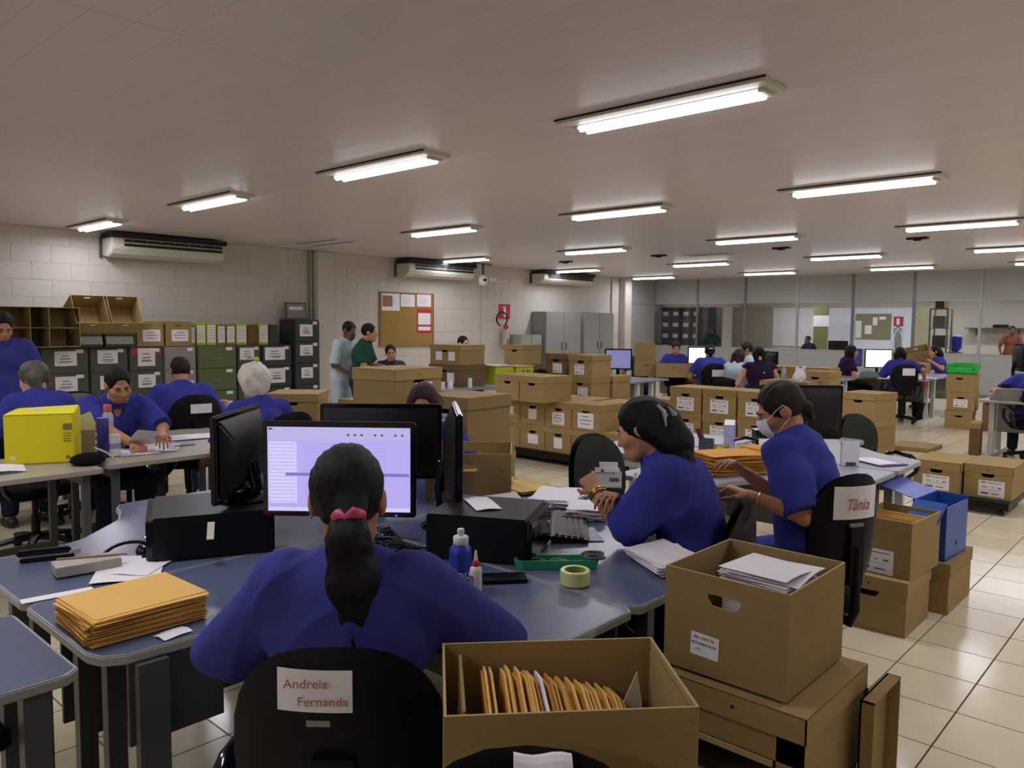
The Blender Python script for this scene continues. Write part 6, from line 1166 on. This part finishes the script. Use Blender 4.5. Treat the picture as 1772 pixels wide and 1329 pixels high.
book('clipboard', 'purple edged clipboard with a sheet at the pale desk end', 'clipboard', on(1520, 800), .21, .28, .006, 60, mat('purple_board', '504878', .5)); paper('white sheet on the purple edged clipboard', (on(1520, 800)[0]-.01, on(1520, 800)[1]-.01, ZT+.0065), .18, .24, 60, .002); paper('folded white note beside the upright papers', on(1497, 797), .08, .11, 30, .01)
# far desk items
p = D(1350, 652, 8.7); t = thing('plastic_bag', 'crumpled white plastic bag on the carton top in the middle distance', 'bag', (p.x, p.y, .9)); 
# left tables
Y0 = on(5, 806); a_, b_ = F(8, 806, .741), F(130, 800, .741); rz = math.degrees(math.atan2(b_.y-a_.y, b_.x-a_.x)); w_ = (b_-a_).length
t = thing('storage_box', 'bright yellow plastic storage box on the beige table', 'box', (*((a_+b_)/2).xy, .741), R(rz)); H_ = V_ = .335; m = MB().box(-w_/2, 0, 0, w_/2, .30, .30); m.build('case', M_yel, t, bevel=.008); m = MB().add([(-w_/2,.0,.30),(w_/2,0,.30),(w_/2,.30,.30),(-w_/2,.30,.30),(-w_/2+.03,.12,.306),(w_/2-.05,.12,.306),(w_/2-.01,.28,.325),(-w_/2+.03,.28,.312)], [(0,3,2,1),(4,5,6,7),(0,1,5,4),(1,2,6,5),(2,3,7,6),(3,0,4,7)]); m.build('lid', M_yel, t); B(w_*.34, -.002, .2, w_*.47, -.0005, .24).build('print', M_olive, t)
m = MB(); [m.box(w_*.34, -.002, .13+.016*k, w_*.46, -.0005, .136+.016*k) for k in range(4)]; m.build('small_print', M_olive, t); B(-w_*.15, .13, .306, -w_*.02, .2, .315).build('label', M_whitep, t); MB().lathe([(.012,-.001),(.012,.001)], 12, c=(w_*.40, -.001, .035), ax='y').build('recycling_mark', M_olive, t); B(-w_*.42, -.002, .03, -w_*.34, -.0005, .05).build('sticker', M_paper, t)
paper('bunched pale cloth or paper at the left end of the beige table', (F(30, 815, .742).x, F(30, 815, .742).y-.12, .742), .12, .3, 0, .03)
def jar(lab, cat, u, v, prof, m, capm=None, capp=None, nm='bottle', n=16):
    p = F(u, v, .742); t = thing(nm, lab, cat, (p.x, p.y, .742)); MB().lathe(prof, n).build('body', m, t, smooth=40)
    if capm: MB().lathe(capp, n).build('cap', capm, t, smooth=40)
    return t
t = jar('tall dark blue spray can in front of the reading man', 'can', 179, 791, [(.034, 0), (.036, .003), (.036, .24), (.03, .25)], mat('navy_can', '20246e', .35)); m = MB(); [m.box(-.028+.006*k, -.0375, .04+.05*k, .0, -.0355, .056+.05*k) for k in range(3)]; stuff((m.build('print', M_paper, t)))
jar('clear bottle with an orange red cap behind the blue can', 'bottle', 188, 778, [(.034, 0), (.036, .004), (.036, .23), (.018, .26)], mat('clear_plastic', '9aa3b3', .2), mat('coral_cap', 'd0655a', .4), [(.024, .255), (.026, .26), (.026, .30), (.022, .303)])
t = jar('white glue jar with a yellow and lilac label beside the blue can', 'jar', 197, 789, [(.038, 0), (.042, .004), (.042, .135), (.036, .14)], M_whitep); MB().lathe([(.0425, .05), (.0425, .085)], 16).build('lilac_label', mat('lilac_label', '8f8fc0', .5), t); B(-.02, -.045, .095, .02, -.041, .12).build('yellow_mark', M_lime, t)
t = thing('paper_box', 'tan box with a pale yellow folder standing in it on the beige table', 'organiser', (F(160, 780, .742).x-.02, F(160, 780, .742).y, .742), R(80)); b = MB(); [b.box(*q) for q in ((-.08, -.1, 0, .08, .1, .004), (-.08, -.1, 0, -.076, .1, .15), (.076, -.1, 0, .08, .1, .15), (-.08, -.1, 0, .08, -.096, .15), (-.08, .096, 0, .08, .1, .15))]; b.build('holder', M_tan, t); m = MB(); m.X = Euler((0, R(-20), 0)).to_matrix().to_4x4(); m.box(-.06, -.05, .03, .085, -.042, .25); m.build('folder', mat('pale_yellow', 'd3cd8e', .7), t)
t = thing('cloth_bundle', 'black bundle lying in front of the tan box at the table corner', 'bag', (F(150, 802, .742).x+.02, F(150, 802, .742).y-.0, .742)); MB().lathe([(.07, 0), (.10, .015), (.09, .045), (.05, .062), (.01, .066)], 9).build('bundle', M_fab_b, t, smooth=60); MB().tube([(-.03,.05,.09),(.03,.1,.06),(.06,.14,.01)], .006, 6).build('strap', M_cream, t)
for k, (u, v, w_, h_, rz, lb) in enumerate(((236, 781, .24, .34, 78, 'white sheet nearest the glue jar on the beige table'), (275, 775, .26, .36, 62, 'white sheet in the middle of the beige table'), (285, 768, .10, .15, 40, 'small white note above the middle sheet on the beige table'), (331, 756, .36, .26, 80, 'white stack of sheets at the right end of the beige table'))): paper(lb, on(u, v, .742+.0015*k), w_, h_, rz, .002)
book('phone', 'small dark phone lying on the beige table', 'phone', on(222, 775, .745), .04, .075, .01, 70, M_gloss); o = MB().tube([(-.07, 0, .005), (.07, 0, .005)], .004, 8).build('pen', M_btl, None); o.location = on(320, 772, .743); o.rotation_euler.z = R(85); tag(o, 'dark pen lying on the beige table', 'pen')
hp = D(250, 758, 5.12); o = link('paper_sheet', MB().sheet((0, 0, 0), .15, .20, lambda a, b: .01*math.sin(2*b), 4, 4, .0014).mesh('sheet', M_paper), None, hp, (R(28), R(-10), R(-95))); tag(o, 'folded white sheet held by the reading man', 'paper')
jar('maroon lidded cup at the left edge on the back table', 'cup', 6, 722, [(.05, 0), (.06, .12), (.055, .14), (.03, .15)], mat('maroon', '5e2b36', .5), M_cabx, [(.056, .10), (.058, .115), (.05, .118)], nm='cup')
jar('white cup on the table before the olive cabinet', 'cup', 395, 722, [(.035, 0), (.042, .14), (.044, .145), (.038, .14)], M_whitep, nm='cup'); jar('red and white cup on the table before the olive cabinet', 'cup', 386, 722, [(.04, 0), (.045, .15), (.047, .155), (.04, .15)], mat('red_white_cup', 'b98a88', .5, var=.3, scale=8), nm='cup')
jar('dark red pot on the table before the olive cabinet', 'pot', 373, 724, [(.05, 0), (.07, .04), (.06, .1), (.03, .11)], M_redp, nm='pot'); paper('crumpled white paper below the cups on the back table', on(392, 732), .3, .2, 30, .03); jar('small white pump bottle between the cartons behind the white haired worker', 'bottle', 548, 735, [(.022, 0), (.024, .1), (.01, .11), (.012, .14), (.004, .15)], M_whitep).location.z = .742
o_ = [o for o in COL.objects if o.get('label', '').startswith('small white pump')][0]; q = D(548, 735, 5.85); o_.location = (-4.90, 3.38, .742)
# desk with yellow boxes: small items
for lab, cat, u, prof, m_ in (('white cup on the grey desk by the yellow boxes', 'cup', 763, [(.05, 0), (.055, .1), (.05, .1)], M_whitep), ('small white bottle beside the cup on the grey desk', 'bottle', 778, [(.04, 0), (.04, .07), (.015, .1), (.01, .13)], M_whitep), ('white tube bottle near the red pen pot', 'bottle', 812, [(.03, 0), (.03, .1), (.025, .13)], M_whitep)):
    p = F(u, 668, .742); t = thing('cup' if cat == 'cup' else 'bottle', lab, cat, (-7.62, p.y+(-7.62-p.x)*-.9, .742)); MB().lathe(prof, 12).build('body', m_, t, smooth=40)
p = F(825, 666, .742); t = thing('pen_pot', 'orange red pen pot with scissors and pens on the grey desk', 'pen pot', (-7.6, 8.62, .742)); B(-.06, -.06, 0, .06, .06, .11).build('pot', mat('orange_red', 'c4502e', .5), t, bevel=.004); 
for k in range(4): MB().tube([(.01*k-.02, .01, .05), (.03*k-.05, .02*k-.02, .2)], .008, 6).build('pen', (M_black, M_cabx, M_black, M_silver)[k], t)
# far white desk things
for lab, u, v, z, m_, cat, nm in (('upright carton flap in front of the bent dark head', 1118, 622, 0, M_carton, 'box', 'cardboard_box'),):
    p = D(u, v, 13.6); carton(lab, (p.x, p.y, .742), rz=42, w=.36, d=.3, h=.26, lid=False); o = B(-.18, -.003, .26, .18, .003, .56).build('raised_flap', M_carton, [q for q in COL.objects if q.get('label') == lab][0]); o.location = (0, .147, 0)
p = D(1165, 632, 13.4); carton('low open carton in front of the blue polo man facing camera', (p.x, p.y, .742), rz=40, w=.6, d=.35, h=.22, lid=False)
p = D(1590, 630, 16.2); carton('tilted open carton beside the woman resting her chin', (p.x, p.y, .742+.16), w=.45, d=.4, h=.3, lid=False, tilt=(R(18), R(-14), R(20)))
p = D(1582, 648, 15.4); carton('closed carton on the white desk under the tilted one', (p.x, p.y, .742), rz=20, w=.5, d=.4, h=.19)
p = F(1445, 632, 1.03); table('low table carrying the flat cartons behind the plastic bag', -5.4, 11.35, -4.3, 12.2, M_deskw); carton('flat carton on the low table, left of two', (-5.05, 11.75, .742), w=.5, d=.42, h=.26); carton('open sided carton with a white label on the low table, right of two', (-4.52, 11.75, .742), w=.44, d=.42, h=.26, labels=[('r', .05, .1, .14, .14, 'plain')])
b_ = [o for o in COL.objects if o.get('label', '').startswith('crumpled white plastic bag')][0]; p = F(1382, 662, .897); b_.location = (p.x, p.y, .8975); link('bag', surf(ripple(sm([ell((0, 0, .06), (.085, .08, .065)), cap((.01, 0, .1), (-.02, .01, .17), .06, .03), cap((.04, .01, .12), (.07, 0, .2), .03, .02)], .03), .008, 60, 1), (-.16, -.16, -.01), (.16, .16, .27), .009, 'bag', mat('plastic_film', 'cfcfd2', .25, bump=.5, bscale=30)), b_)
t = thing('water_bottle', 'small clear bottle beside the plastic bag', 'bottle', (F(1356, 655, .897).x, F(1356, 655, .897).y, .8975)); MB().lathe([(.03, 0), (.032, .01), (.032, .12), (.012, .16), (.012, .18)], 12).build('body', mat('clear_plastic', '9aa3b3', .2), t, smooth=40)
for lab, u, v, dep in (('white papers on the desk before the very bright screen', 1518, 655, 14.2), ('white papers under the hand of the woman resting her chin', 1603, 655, 15.6)):
    p = F(u, v, .742); paper(lab, (p.x, p.y, .742), .3, .22, 20, .01)
t = thing('cloth_pouch', 'green grey pouch on the desk left of the very bright screen worker', 'bag', (*F(1503, 655, .742).xy, .742)); MB().lathe([(.1, 0), (.16, .03), (.14, .1), (.05, .14)], 14).build('pouch', mat('pouch_green', '566b66', .8), t, smooth=60)
t = thing('bin', 'black waste bin under the white desk', 'bin', (*F(1592, 728, 0).xy, 0)); MB().lathe([(.12, 0), (.15, .3), (.16, .32), (.14, .31)], 16).build('bin', M_black, t, smooth=40)
for k in range(5): book('file_stack', 'grey file in the stack at the desk on the right edge', 'file', (-2.0+.01*k, 11.15, .742+.0285*k), .3, .22, .028, 3*k, M_cabx, grp='files stacked at the right edge desk')
book('hole_punch', 'black hole punch on the stacked files at the right edge', 'hole punch', (-2.02, 11.2, .742+.143), .1, .06, .05, 20, M_black, .01)
t = thing('file_carton', 'narrow brown box standing on the floor by the right edge desk', 'box', (-2.33, 11.3, 0), R(8)); B(-.06, -.2, 0, .06, .2, .42).build('carton', M_carton2, t, bevel=.004); B(-.062, -.202, .36, .062, .202, .424).build('lid', M_carton, t)
cab_ = [o for o in COL.objects if o.get('label', '').startswith('dark green filing cabinet with a red')][0]; w_ = yc(283)-yc(223); m = MB(); z_ = .05+2*.38; m.box(.001, w_*.08, z_+.27, .0019, w_*.92, z_+.36); m.build('red_strip', M_redsign, cab_)
for o in list(COL.objects):
    if o.name.split('.')[0] in ('print', 'small_print', 'icons', 'table_rows'): stuff(o)
